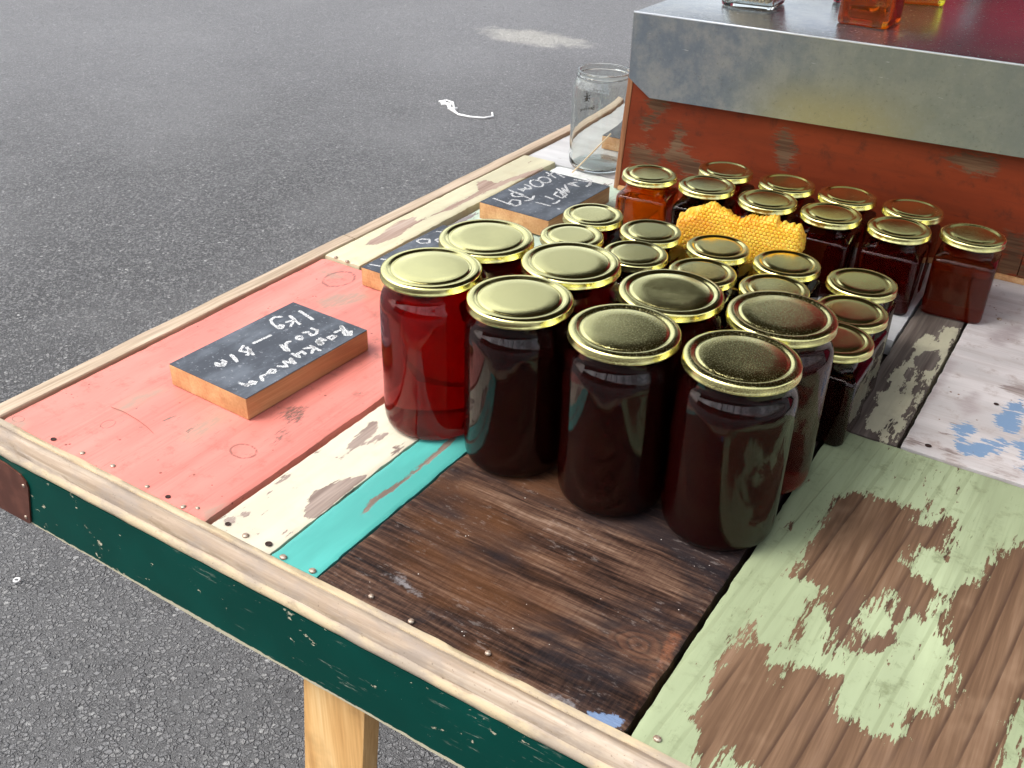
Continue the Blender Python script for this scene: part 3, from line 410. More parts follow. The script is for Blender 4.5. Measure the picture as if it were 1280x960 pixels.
# ------------------------------------------------------------ table
table = thing('market_table', 'long display table topped with mismatched painted boards and a dark green fascia', 'table', (0, 0, GZ))
def tpart(name, V, F, m, smooth=False, label=None, parent=None):
    o = obj(name, mesh(name, V, F, m, smooth), parent or table)
    if (parent or table) is table: o.matrix_parent_inverse = Matrix.Translation((0, 0, -GZ))
    if label: o['label'] = label
    return o
def board(name, x0, x1, y0, y1, m, label, z=0., th=.018, step=.004, seed=0, polys=None, lumps=.0004, mirror=0):
    nx = max(2, int((x1-x0)/step)); ny = max(2, int((y1-y0)/step))
    xs = np.linspace(x0, x1, nx+1); ys = np.linspace(y0, y1, ny+1); X, Y = np.meshgrid(xs, ys); X = X.copy(); Y = Y.copy()
    Z = z+vnoise(X, Y, 30, seed)*lumps+vnoise(X, Y, 9, seed+1)*lumps*1.5
    rag = lambda a, s: vnoise(a, a*0+s*3.1, 90, seed+5)*.0022+vnoise(a, a*0+s, 15, seed+6)*.0012
    X[:, 0] += np.abs(rag(ys, 1)); X[:, -1] -= np.abs(rag(ys, 2)); Y[0] += np.abs(rag(xs, 3))*.6; Y[-1] -= np.abs(rag(xs, 4))
    Z[:, 0] -= .0008; Z[:, -1] -= .0008; Z[0] -= .0006; Z[-1] -= .0008
    V = np.c_[X.ravel(), Y.ravel(), Z.ravel()]; w_ = nx+1; F = [(j*w_+i, j*w_+i+1, (j+1)*w_+i+1, (j+1)*w_+i) for j in range(ny) for i in range(nx)]
    ring = [i for i in range(w_)]+[j*w_+nx for j in range(1, ny+1)]+[ny*w_+i for i in range(nx-1, -1, -1)]+[j*w_ for j in range(ny-1, 0, -1)]
    n0 = len(V); low = V[ring].copy(); low[:, 2] = z-th; V = np.r_[V, low]; m_ = len(ring)
    F += [(ring[k], n0+k, n0+(k+1) % m_, ring[(k+1) % m_]) for k in range(m_)]; F.append(tuple(n0+k for k in range(m_-1, -1, -1)))
    o = tpart(name, V, F, m, 40, label)
    for key in ('bare', 'soft', 'spot'):
        a = o.data.attributes.new(key, 'FLOAT', 'POINT'); pl = (polys or {}).get(key)
        val = sdf(V[:, :2], pl) if pl else np.full(len(V), -1.)
        if key == 'bare' and polys and 'paint' in polys: val = np.maximum(-sdf(V[:, :2], polys['paint']), sdf(V[:, :2], polys['hole']))
        a.data.foreach_set('value', val.astype(np.float32))
    return o
V0 = .0212
S = .003
board('plank', -.0620, .1888, V0, .4400, M_RED, 'salmon red painted plank with knots and grey scuffs', seed=1, z=.0005, step=S, polys={'soft': D['red'], 'spot': D['reddark']})
board('plank', .1945, .2555, V0, .66, M_CREAM, 'cream painted plank with flaked grey-brown patches', seed=2, step=S, polys={'bare': D['cream']})
board('plank', .2570, .3005, V0, .66, M_CYAN, 'turquoise painted plank with one long scraped streak', seed=3, step=.0025, polys={'bare': D['cyan']})
board('plank', .3022, .5475, V0, .62, M_BROWN, 'dark unpainted plank with rough saw marks and a knot', z=-.0005, seed=4, step=S, lumps=.0012, polys={'soft': D['brownorange'], 'spot': D['brownblue'], 'bare': D['brownpale']})
board('plank', .5515, .86, V0, .4272, M_GREEN, 'pale green plank worn through to ridged brown wood', seed=5, step=S, lumps=.0008, polys={'bare': D['green']})
board('plank', .5555, .6065, .4305, 1.25, M_DARK, 'narrow dark plank with flaking cream paint', z=-.001, seed=6, step=S, polys={'paint': D['dark'], 'hole': D['darkhole']})
board('plank', .6095, .95, .4305, 1.25, M_WHITE, 'scuffed white plank with patches of old blue paint', seed=7, step=S, polys={'spot': D['blue'], 'bare': D['bluebrown'], 'soft': D['blueworn']})
board('plank', .5015, .5535, .6225, 1.25, M_WHITE2, 'narrow white painted plank', seed=8, step=S)
board('plank', -.0625, -.0095, .4425, .8905, M_YELLOW, 'narrow yellow cream plank with a bare brown streak', z=.003, th=.021, seed=9, step=S, polys={'bare': D['yellow']})
board('plank', -.0035, .19, .4430, .8880, M_PGREEN, 'faded green plank with bare grey patches', z=-.002, seed=10, step=S, polys={'bare': [[[-.01, .44], [.02, .44], [.012, .56], [.004, .66], [-.01, .68]], [[-.01, .76], [.02, .77], [.01, .81], [-.01, .82]]], 'spot': [[[.0, .53], [.03, .52], [.035, .59], [.006, .6]]], 'soft': [[[-.01, .82], [.1, .86], [.2, .83], [.2, .9], [-.01, .9]]]})
board('plank', -.0625, .499, .8910, 1.25, M_WHITE2, 'wide white painted plank under the empty glass jar', z=-.001, seed=11, step=.006)
board('plank', .1925, .499, .6630, .8880, M_WHITE2, 'white plank hidden under the square jars', z=-.001, seed=12, step=.006)
tpart('under_board', *box(-.0625, 1.2, .0216, 1.255, -.034, -.0215), M_UNDER)
# rim strip (left) and moulding (front)
def strip(y0, y1, n=90, seed=0):
    ys = np.linspace(y0, y1, n); V, F = [], []
    for y in ys:
        a = vnoise(y, 0, 14, seed)*.0016; b = vnoise(y, 3, 14, seed)*.0016; c = vnoise(y, 5, 40, seed)*.0008
        V += [(-.0832+a, y, -.055), (-.0832+a, y, .0018+c), (-.0822+a, y, .0032+c), (-.0656+b, y, .0028+c), (-.0646+b, y, .0015+c), (-.0646+b, y, -.055)]
    for i in range(n-1):
        for k in range(5): F.append((i*6+k, (i+1)*6+k, (i+1)*6+k+1, i*6+k+1))
        F.append((i*6+5, (i+1)*6+5, (i+1)*6, i*6))
    F += [tuple(range(6)), tuple(range(len(V)-1, len(V)-7, -1))]
    return V, F
tpart('rim_strip', *strip(.0185, .50, seed=3), M_RIM, 35)
tpart('rim_strip', *strip(.5015, 1.255, seed=8), M_RIM, 35)
def moulding(x0, x1, n=260):
    prof = [(.0204, -.012), (.0204, .0012), (.0196, .0024), (.0166, .0026), (.0156, .0020), (.0148, .0008), (.0140, .0012), (.0122, .0026), (.0098, .0032), (.0070, .0028), (.0042, .0010), (.0022, -.0022), (.0014, -.0052), (.0012, -.0066), (-.0010, -.0074), (-.0028, -.0092), (-.0032, -.0116), (-.0024, -.0138), (-.0004, -.0152), (.004, -.0154)]
    xs = np.linspace(x0, x1, n); V, F = [], []; m = len(prof)
    for x in xs:
        for k, (y, z) in enumerate(prof):
            j = vnoise(x, k*.03, 60, 21)*.0009 if 1 <= k <= 17 else 0; j2 = vnoise(x, k*.05, 22, 25)*.0008 if 1 <= k <= 17 else 0
            V.append((x, y+j*.6, z+j*.6+j2))
    for i in range(n-1):
        for k in range(m): F.append((i*m+k, i*m+(k+1) % m, (i+1)*m+(k+1) % m, (i+1)*m+k))
    F += [tuple(range(m-1, -1, -1)), tuple((n-1)*m+k for k in range(m))]
    return V, F
tpart('moulding', *moulding(-.0845, 1.21), M_MOULD, 50)
def fascia(x0, x1, n=200):
    xs = np.linspace(x0, x1, n); V, F = [], []
    for x in xs:
        a = vnoise(x, 1, 60, 31)*.0012+vnoise(x, 9, 9, 3)*.003
        V += [(x, -.0020, -.0156), (x, .0180, -.0156), (x, .0180, -.0825+a), (x, -.0008, -.0825+a), (x, -.0020, -.0812+a)]
    for i in range(n-1):
        for k in range(5): F.append((i*5+k, i*5+(k+1) % 5, (i+1)*5+(k+1) % 5, (i+1)*5+k))
    F += [(4, 3, 2, 1, 0), tuple((n-1)*5+k for k in range(5))]
    return V, F
tpart('fascia', *fascia(-.0825, 1.205), M_FASCIA, 30)
tpart('side_rail', *box(-.0815, -.0655, .0195, 1.25, -.082, -.0565), M_FASCIA)
# corner plate with a clipped corner, and its rivets
pl = [(-.0835, -.0815), (-.0158, -.0803), (-.0122, -.079), (-.0088, -.0300), (-.0115, -.0268), (-.0150, -.0228), (-.0835, -.0205)]
pl = [(-.0835, -.0812), (-.0175, -.0795), (-.0155, -.0770), (-.0035, -.0345), (-.0045, -.0285), (-.0100, -.0235), (-.0290, -.0192), (-.0835, -.0185)]
n_ = len(pl); V = [(x, -.0037, z) for x, z in pl]+[(x, -.0023, z) for x, z in pl]
F = [tuple(range(n_)), tuple(range(2*n_-1, n_-1, -1))]+[(k, k+n_, (k+1) % n_+n_, (k+1) % n_) for k in range(n_)]
pt = tpart('corner_plate', V, F, M_PLATE, False, 'brown metal corner plate')
nail_me = mesh('nail', *lathe([(.0026, -.001), (.0026, .0002), (.0022, .0008), (.0012, .0012), (.0003, .0013)], 12), M_NAIL, 40)
hole_me = mesh('nail_hole', *lathe([(.0030, .0), (.0030, .0005), (.0024, .0007), (.0014, .0003), (.0002, .0002)], 12), M_HOLE, 40)
for i, (x, z) in enumerate(((-.009, -.034), (-.020, -.073))):
    o = obj('rivet', nail_me, pt); o.location = (x, -.0038, z); o.rotation_euler = (R_(90), 0, 0); o.scale = (.7, .7, .7)
for i, (x, y) in enumerate(D['nails']):
    dark = i in (0, 4, 9, 17, 16, 7)
    o = obj('nail', hole_me if dark else nail_me, table); o.matrix_parent_inverse = Matrix.Translation((0, 0, -GZ))
    o.location = (x, max(y, .0245), .0038 if i >= 19 else .0008); s = random.uniform(.75, 1.15); o.scale = (s, s*random.uniform(.8, 1), .8)
# legs: flat boards, splayed like a trestle
def leg(x, y, dx):
    V, F = box(-.031, .031, 0, .020, GZ, -.086, .002)
    V = [(a+x+dx*(-c-.08), b+y, c) for a, b, c in V]
    return tpart('leg', V, F, M_LEG, 40)
leg(.313, .0185, -.10); leg(.299, 1.20, -.10); leg(1.05, .0185, .1); leg(1.05, 1.20, .1)

# ------------------------------------------------------------ jars
def lid_mesh(R, name, m):
    p = [(R-.0024, -.0048), (R-.0006, -.0066), (R+.0001, -.0062), (R+.0002, -.0056), (R-.0003, -.0050), (R-.0003, -.0012), (R-.0006, -.0002), (R-.0016, .0006), (R-.0034, .0011), (R-.0052, .0012), (R-.0068, .0009), (R-.0078, .0001), (R-.0088, -.0002), (R-.0097, .0000), (R-.0104, .0007), (R-.0116, .0010), (R*.5, .0011), (.0005, .0012)]
    V, F = lathe(p, 72); return mesh(name, V, F, m, 50)
def rsq(a, r, z, n=8, t=0., rc=None):
    """ring: rounded square half side a corner radius r; t blends towards a circle of radius rc"""
    P = []
    for q, (sx, sy) in enumerate(((1, 1), (-1, 1), (-1, -1), (1, -1))):
        for k in range(n+1):
            an = math.pi/2*q+math.pi/2*k/n; x = sx*(a-r)+r*math.cos(an); y = sy*(a-r)+r*math.sin(an)
            if t > 0:
                an2 = math.atan2(y, x); x = x*(1-t)+rc*math.cos(an2)*t; y = y*(1-t)+rc*math.sin(an2)*t
            P.append((x, y, z))
    return P
def big_glass():
    p = [(.030, .0012), (.036, .0), (.0395, .0012), (.0422, .0045), (.0434, .0095), (.0437, .016), (.0437, .112), (.0434, .118), (.0424, .1225), (.0408, .1262), (.0394, .1290), (.0386, .1315), (.0384, .1345), (.0384, .1390)]
    return lathe(p, 72)
def big_honey():
    p = [(.029, .0030), (.0352, .0022), (.0384, .0032), (.0409, .0062), (.0421, .0102), (.0424, .016), (.0424, .112), (.0421, .1175), (.0411, .1220), (.0394, .1256), (.0380, .1285), (.0370, .1320), (.0369, .1350)]
    return lathe(p, 72)
def sq_glass(a=.0312):
    rg = [rsq(a-.004, .006, .0008), rsq(a-.002, .007, .0002), rsq(a-.0004, .0075, .0022), rsq(a, .0075, .0055), rsq(a, .0072, .0600), rsq(a-.0004, .0072, .0632), rsq(a-.0016, .0075, .0652), rsq(a-.0040, .0080, .0668, t=.15, rc=.0285), rsq(a-.0075, .009, .0686, t=.6, rc=.0285), rsq(a-.009, .01, .0700, t=1, rc=.0280), rsq(a-.009, .01, .0730, t=1, rc=.0272), rsq(a-.009, .01, .0775, t=1, rc=.0274), rsq(a-.009, .01, .0830, t=1, rc=.0290)]
    return rings_mesh(rg)
def sq_honey(a=.0298):
    rg = [rsq(a-.003, .006, .0022), rsq(a-.0006, .006, .0036), rsq(a, .006, .009), rsq(a, .006, .0595), rsq(a-.001, .0065, .0628), rsq(a-.0035, .007, .0650, t=.15, rc=.026), rsq(a-.007, .008, .0668, t=.7, rc=.026), rsq(a-.009, .009, .0690, t=1, rc=.0258), rsq(a-.009, .009, .0745, t=1, rc=.0252)]
    return rings_mesh(rg)
BG = mesh('big_glass', *big_glass(), M_GLASS, 35); BH = mesh('big_honey', *big_honey(), H_DARK, 35)
SG = mesh('square_glass', *sq_glass(), M_GLASS, 40); SH = mesh('square_honey', *sq_honey(), H_DARK, 40)
BL, BLD = lid_mesh(.042, 'big_lid', M_LID), lid_mesh(.042, 'dusty_big_lid', M_LID_D); SL = lid_mesh(.0330, 'small_lid', M_LID); SLD = lid_mesh(.0330, 'dusty_small_lid', M_LID_D)
def jar(name, label, xy, z, rz, glass, honey, hm, lid, H, group, cat='jar', tilt=None):
    t = thing(name, label, cat, (xy[0], xy[1], z), rz, group)
    obj('glass', glass, t)
    if honey is not None:
        h = obj('honey', honey, t); h.material_slots[0].link = 'OBJECT'; h.material_slots[0].material = hm
    if lid is not None:
        l = obj('lid', lid, t); l.location = (0, 0, H)
        if tilt: l.rotation_euler = (*tilt, 0)
    return t
GB, GS, GQ = 'large round honey jars at the front', 'small honey jars in the middle rows', 'square honey jars against the hive box'
TT = .0006
BIGL = ['large jar of bright red honey at the left end of the front row', 'large dark jar second from the left in the front row', 'large dark jar third from the left in the front row, speckled gold lid', 'nearest large dark jar at the right end of the front row, dusty gold lid',
        'large jar in the second row right behind the bright red jar', 'large jar in the second row with a cloudy greenish lid reflection', 'large jar in the second row with the darkest olive lid', 'large maroon jar at the right end of the second row, dusty brown lid']
BIGH = [H_RED, H_DARK, H_DARK, H_DARK, H_MAROON, H_MAROON, H_MAROON, H_MAROON]
for i, (x, y) in enumerate(D['big']):
    jar('honey_jar', BIGL[i], (x, y), TT, random.uniform(0, 6), BG, BH, BIGH[i], BLD if i in (2, 3, 7) else BL, .1457, GB, tilt=(random.uniform(-.006, .006), random.uniform(-.006, .006)))
SMALLL = ['small jar just in front of the right corner of the Tawari sign', 'small jar tucked behind the left large jars, nearest the end of the Tawari sign', 'small jar left of the honeycomb with a pale clean lid', 'small jar second from the left in the nearer middle row', 'small jar whose lid mirrors the left half of the honeycomb', 'small jar behind the darkest olive lid', 'small jar in front of the right half of the honeycomb, yellow reflection on its lid', 'small jar half hidden behind the large maroon jar, orange tinge on its lid', 'small jar with a pale lid at the right end of the farther middle row', 'small jar with an orange-brown lid reflection, middle one of three at the right edge', 'small dark jar with an orange-red lid at the right edge, nearest the green plank']
for i, (x, y) in enumerate(D['small']):
    jar('honey_jar', SMALLL[i], (x, y), TT, random.uniform(-.05, .05), SG, SH, H_DARK if i not in (0, 2) else H_MAROON, SL, .0868, GS)
SQL = ['square jar of clear amber honey at the left end, touching the hive box corner', 'square dark jar just right of the amber one, behind the left end of the honeycomb', 'square jar closest to the hive box at the left, only its lid and shoulder showing', 'square jar second from the left in the row against the box', 'square jar directly behind the top of the honeycomb', 'square jar third from the left in the row against the box', 'square dark jar just right of the honeycomb', 'square jar at the right end of the row against the box', 'square dark red jar second from the right in the front row of square jars', 'square rust red jar at the far right, standing on the dark and white planks']
SQH = [H_AMBER, H_DARK, H_RUST, H_RUST, H_MAROON, H_RUST, H_MAROON, H_RUST, H_MAROON, H_RUST]
SQR = [.12, .08, 0, .03, .02, 0, .02, .03, .03, .05]
for i, (x, y) in enumerate(D['sq']):
    jar('honey_jar', SQL[i], (x, y), TT, SQR[i], SG, SH, SQH[i], SL if i != 9 else SLD, .0868, GQ)

# empty glass jar with bee print
def shell(outer, wall=.0024, floor=.005, top=None):
    inner = [(max(r-wall, .002), z) for r, z in outer if z > floor]
    return lathe([(.0005, .0008)]+outer+[(inner[-1][0], inner[-1][1])]+inner[::-1]+[(inner[0][0]-.004, floor), (.0005, floor)], 72)
ep = [(.030, .0006), (.036, .0), (.0395, .0012), (.0422, .0045), (.0434, .0095), (.0437, .016), (.0437, .108), (.0434, .114), (.0422, .1195), (.0402, .1235), (.0384, .1262), (.0376, .1285), (.0376, .1305), (.0388, .1312), (.0388, .1322), (.0376, .1335), (.0374, .1360), (.0380, .1372), (.0372, .1385)]
ej = thing('glass_jar', 'empty open glass jar with a small bee print beside the hive box', 'jar', (.0462, .920, .0002))
obj('glass', mesh('empty_glass', *shell(ep), M_GLASS, 40), ej)
def on_cyl(strokes, a0, z0, s, width, r=.0440):
    V, F = [], []
    for st in strokes:
        for (x1, y1), (x2, y2) in zip(st[:-1], st[1:]):
            d = math.hypot(x2-x1, y2-y1) or 1; nx, ny = -(y2-y1)/d*width/2, (x2-x1)/d*width/2; n = len(V)
            for (x, y) in ((x1*s+nx, y1*s+ny), (x2*s+nx, y2*s+ny), (x2*s-nx, y2*s-ny), (x1*s-nx, y1*s-ny)):
                a = a0+x/r; V.append((r*math.cos(a), r*math.sin(a), z0+y))
            F.append((n, n+1, n+2, n+3))
    return V, F
fig = lambda *p: list(p)
bee = [fig((0, 0), (.3, .5), (0, 1), (-.3, .5), (0, 0)), fig((0, 0), (0, 1)), fig((0, 1), (0, 1.5)), fig((-.2, 1.2), (.2, 1.4)), fig((.2, 1.2), (-.2, 1.4)), fig((0, 1), (.9, 1.3)), fig((0, 1), (-.9, 1.3)), fig((0, .8), (.9, .6)), fig((0, .8), (-.9, .6)), fig((.1, .5), (.6, -.1)), fig((-.1, .5), (-.6, -.1)), fig((0, 1.5), (.3, 1.9)), fig((0, 1.5), (-.3, 1.9))]
GL = {'B': [[(0, 0), (0, 1), (.4, .9), (.4, .6), (0, .5), (.5, .4), (.5, .1), (0, 0)]], 'e': [[(0, .3), (.4, .35), (.3, .55), (.1, .55), (0, .3), (.1, 0), (.4, .05)]], 'd': [[(.4, .1), (.1, 0), (0, .3), (.2, .5), (.4, .4)], [(.4, 1), (.4, 0)]], 'o': [[(.2, 0), (0, .25), (.2, .5), (.4, .25), (.2, 0)]], 'n': [[(0, 0), (0, .5)], [(0, .35), (.2, .5), (.4, .3), (.4, 0)]]}
tx = []; px_ = 0
for ch in 'Beedone':
    tx += [[(px_+x, y) for x, y in st] for st in GL[ch]]; px_ += .62
# printed on the far wall: reads the right way round from behind, mirrored from here
aw = R_(150)
obj('bee_print', mesh('bee_print', *on_cyl(bee, aw, .083, .0062, .0010), M_INK), ej)
obj('lettering', mesh('lettering', *on_cyl([[(x-px_/2, y) for x, y in st] for st in tx], aw, .070, .0062, .0008), M_INK), ej)
sk = obj('skewer', mesh('skewer', *tube([(.033, .866, .0016), (.070, .846, .040), (.1085, .8285, .082)], .0011, 8), M_STICK)); sk['label'] = 'thin pale wooden skewer leaning beside the empty glass jar'; sk['category'] = 'skewer'

# ------------------------------------------------------------ hive box
hive = thing('hive_box', 'rust red wooden hive box with a galvanised metal cover behind the square jars', 'box', (.11, .85, 0))
hi = Matrix.Translation((-.11, -.85, 0))
def hpart(name, V, F, m, smooth=False, label=None):
    o = obj(name, mesh(name, V, F, m, smooth), hive); o.matrix_parent_inverse = hi
    if label: o['label'] = label
    return o
def lean(V): return [(x+max(0, .06*(z))*(1 if x < .3 else .2), y, z) for x, y, z in V]
def front_board():
    x0, x1, z0, z1 = .1165, .6335, .0062, .232; st = .004; nx = int((x1-x0)/st); nz = int((z1-z0)/st)
    X, Z = np.meshgrid(np.linspace(x0, x1, nx+1), np.linspace(z0, z1, nz+1)); Y = .8500+vnoise(X, Z, 20, 3)*.0008
    P = np.c_[X.ravel(), Z.ravel()]; V = np.c_[X.ravel(), Y.ravel(), Z.ravel()]; w_ = nx+1
    F = [(j*w_+i, j*w_+i+1, (j+1)*w_+i+1, (j+1)*w_+i) for j in range(nz) for i in range(nx)]
    ring = [i for i in range(w_)]+[j*w_+nx for j in range(1, nz+1)]+[nz*w_+i for i in range(nx-1, -1, -1)]+[j*w_ for j in range(nz-1, 0, -1)]
    n0 = len(V); low = V[ring].copy(); low[:, 1] = .871; V = np.r_[V, low]; m_ = len(ring)
    F += [(ring[k], n0+k, n0+(k+1) % m_, ring[(k+1) % m_]) for k in range(m_)]; F.append(tuple(n0+k for k in range(m_-1, -1, -1)))
    o = hpart('front_board', lean([tuple(v) for v in V]), F, M_BOX, 40)
    for key in ('bare', 'soft', 'spot'):
        a = o.data.attributes.new(key, 'FLOAT', 'POINT'); a.data.foreach_set('value', (sdf(np.array(V)[:, [0, 2]], D['boxbare']) if key == 'bare' else np.full(len(V), -1.)).astype(np.float32))
front_board()
hpart('side_board', lean(box(.1085, .1160, .8490, 1.25, 0, .232, .001)[0]), box(.1085, .1160, .8490, 1.25, 0, .232, .001)[1], M_BOXEND, 40)
for k in range(5):
    V, F = box(.6345, .657, .8492, 1.25, .0065+.045*k, .0505+.045*k, .001); hpart('side_board_joint', V, F, M_BOXEND if k % 2 else M_BOX, 40)
hpart('back_board', *box(.1165, .6335, 1.23, 1.2495, .0062, .232), M_BOX)
hpart('base_strip', *box(.1170, .657, .8445, .8705, .0002, .0058, .001), M_TAG, 40)
def cover():
    x0, x1, y0, y1, z1 = .1245, .690, .8380, 1.262, .2392; t = .0012; sl = (.2392-.2375)
    parts = []
    # top sheet with raised lip along the front bend
    V, F = box(x0, x1, y0+.0012, y1, z1-t, z1, .0004)
    return V, F
cov = hpart('metal_cover', *cover(), M_GALV, 40, 'galvanised metal cover top')
fp = [(.1245, .2392), (.1252, .1571), (.1559, .1363), (.690, .1480), (.690, .2392)]
fp = [(.1245, .2385), (.1250, .1571), (.1559, .1363), (.6065, .1466), (.690, .1483), (.690, .2425), (.5812, .2412)]
n_ = len(fp); V = [(x, .8366, z) for x, z in fp]+[(x, .8380, z) for x, z in fp]; F = [tuple(range(n_)), tuple(range(2*n_-1, n_-1, -1))]+[(k, k+n_, (k+1) % n_+n_, (k+1) % n_) for k in range(n_)]
hpart('front_flap', V, F, M_FLAP, False, 'weathered metal flap with clipped lower corner')
M_EDGE = Mat('edge_highlight').pbr((.75, .78, .82), .45, metal=.6)  # paler metal colour paints in the sky highlight along the fold
hpart('folded_edge', *tube([(.1245, .8374, .2390), (.35, .8374, .2402), (.5812, .8374, .2418), (.690, .8374, .2430)], .0013, 8), M_EDGE, True)
hpart('side_flap', *box(.1232, .1243, .8386, 1.262, .157, .2385), M_GALV)
ZT = .2394
# things on the cover
JS = mesh('tasting_glass', *sq_glass(.0345), M_GLASS, 40)
def sq_shell(a=.0345, w_=.0022, h=.085):
    o_ = [rsq(a-.004, .006, .0002), rsq(a-.001, .008, .001), rsq(a, .008, .005), rsq(a, .008, h)]; i_ = [rsq(a-w_, .0065, h), rsq(a-w_, .0065, .006), rsq(a-w_-.002, .006, .004)]
    return rings_mesh(o_+i_)
t = thing('stick_jar', 'square glass jar full of pale wooden tasting sticks on the metal cover', 'jar', (.2270, .9800, ZT), .07)
obj('glass', mesh('stick_glass', *sq_shell(), M_GLASS, 40), t)
stick_me = mesh('tasting_stick', *box(-.0022, .0022, -.0008, .0008, 0, .125, .0004), M_STICK)
for i in range(60):
    o = obj('tasting_stick', stick_me, t); a, b = (i % 10-4.5)*.0054, (i//10-2.5)*.0088; o.location = (a+random.uniform(-.001, .001), b+random.uniform(-.001, .001), .0072+random.uniform(0, .0006)); o.rotation_euler = (random.uniform(-.05, .05), random.uniform(-.05, .05), random.uniform(-.4, .4))
jar('honey_jar', 'square jar of glowing orange honey on the metal cover of the hive box', (.3835, .9620), ZT, -.05, SG, SH, H_ORANGE, SL, .0868, None)
jar('honey_jar', 'square jar of yellow honey at the back of the metal cover', (.4000, 1.1480), ZT, .25, SG, SH, H_GOLD, SL, .0868, None)
t = thing('glass_pot', 'small clear glass pot just behind the orange honey jar on the metal cover', 'pot', (.3345, 1.0930, ZT), .1)
obj('glass', mesh('pot_glass', *sq_shell(.031, .0022, .05), M_GLASS, 40), t)

# ------------------------------------------------------------ honeycomb
def comb():
    Wd, Ht, Th = .140, .118, .019; nx, nz = 360, 300
    u = np.linspace(0, 1, nx); v = np.linspace(0, 1, nz); U, Vv = np.meshgrid(u, v)
    top = .090+np.interp(u, [0, .08, .16, .18, .30, .42, .5, .62, .78, .80, .95, 1], [-.004, .0, .002, .015, .019, .010, .006, .015, .020, .013, .016, .004])+vnoise(u, u*0, 14, 4)*.004+vnoise(u, u*0+3, 45, 5)*.0035+vnoise(u, u*0+6, 110, 6)*.002
    lft = .0+vnoise(v, v*0, 9, 7)*.008+vnoise(v, v*0, 40, 8)*.003; rgt = Wd-.010*(1-v)**1.0+vnoise(v, v*0+2, 9, 9)*.004+vnoise(v, v*0, 50, 10)*.002
    X = lft[:, None]+(rgt-lft)[:, None]*U; Z = top[None, :]*Vv
    cs = .0043; row = cs*.866
    d1 = np.full(X.shape, 9.); d2 = d1.copy(); idd = np.zeros(X.shape)
    r0 = np.floor(Z/row).astype(int)
    for dr in (-1, 0, 1, 2):
        r_ = r0+dr; offx = (r_ % 2)*cs/2; c0 = np.floor((X-offx)/cs).astype(int)
        for dc in (-1, 0, 1, 2):
            ccx = (c0+dc)*cs+offx; hsh = np.sin(ccx*9131+r_*77.7)*.5; ccx = ccx+hsh*.0006; ccz = r_*row+np.cos(ccx*5000+r_)*.0003
            dd = np.hypot(X-ccx, Z-ccz); m1 = dd < d1; d2 = np.where(m1, d1, np.minimum(d2, dd)); idd = np.where(m1, hsh, idd); d1 = np.where(m1, dd, d1)
    cell = np.clip((d2-d1)/.0013, 0, 1); H = .0014*np.sqrt(cell)+idd*.0004
    torn = np.clip((vnoise(X, Z, 40, 12)+.1)*2+(1-U)*.5-.2, 0, 1); H += vnoise(X, Z, 330, 13)*.0018*torn+vnoise(X, Z, 22, 14)*.0015
    edge = np.clip(np.minimum(np.minimum(U, 1-U)*Wd, (1-Vv)*Ht)/(.009+vnoise(X, Z, 60, 15)*.006), 0, 1)
    rd = .18+.82*np.sqrt(1-(1-edge)**2); crumb = vnoise(X, Z, 260, 16)*.003*(1-edge)
    Y = -H*rd-Th/2*rd+crumb
    front = np.c_[X.ravel(), Y.ravel(), Z.ravel()]; tb = .088+np.interp(u, [0, .1, .3, .5, .75, 1], [0, .008, .016, .006, .014, .004])+vnoise(u, u*0+9, 25, 17)*.007
    back = np.c_[X.ravel(), (Th/2*rd+H*.6*rd+crumb).ravel(), (tb[None, :]*Vv).ravel()]
    n0 = len(front); V = np.r_[front, back]; F = []
    for j in range(nz-1):
        b_ = j*nx
        for i in range(nx-1):
            F.append((b_+i, b_+i+1, b_+nx+i+1, b_+nx+i)); F.append((n0+b_+i, n0+b_+nx+i, n0+b_+nx+i+1, n0+b_+i+1))
    ring = [i for i in range(nx)]+[j*nx+nx-1 for j in range(1, nz)]+[(nz-1)*nx+i for i in range(nx-2, -1, -1)]+[j*nx for j in range(nz-2, 0, -1)]
    m_ = len(ring); F += [(ring[k], n0+ring[k], n0+ring[(k+1) % m_], ring[(k+1) % m_]) for k in range(m_)]
    M = Mat('beeswax'); at = M.attr('cap'); n = M.noise(45, 4, rough=.6); n2 = M.noise(16, 3, M.vec((1, 1, 1), loc=(2, 0, 5)))
    col = M.mix(M.step(n, .35, .68), (.98, .52, .035), (1.0, .68, .09)); col = M.mix(M.step(at, .75, .1, 0, .85), col, (.72, .25, .006))
    x = M.sep()[0]; z = M.sep()[2]; hot = M.math('MULTIPLY', M.step(M.math('ADD', z, M.math('MULTIPLY', x, -.35)), .045, .09), M.step(n2, .46, .6)); col = M.mix(M.math('MULTIPLY', hot, .6), col, (.8, .28, .03))
    m = M.pbr(col, .38, M.bump(M.noise(500, 3), .0003, .5), spec=.45, Subsurface_Weight=.3, Subsurface_Radius=(.012, .006, .0015), Subsurface_Scale=1.0)
    me = mesh('honeycomb', V, F, m, 60)
    a = me.attributes.new('cap', 'FLOAT', 'POINT'); a.data.foreach_set('value', np.r_[cell.ravel(), cell.ravel()].astype(np.float32))
    return me
hc = obj('honeycomb', comb()); hc['label'] = 'ragged slab of yellow honeycomb standing upright between the jars'; hc['category'] = 'honeycomb'
hc.location = (.3085, .6015, .0008); hc.rotation_euler = (R_(-4), 0, R_(1.5))

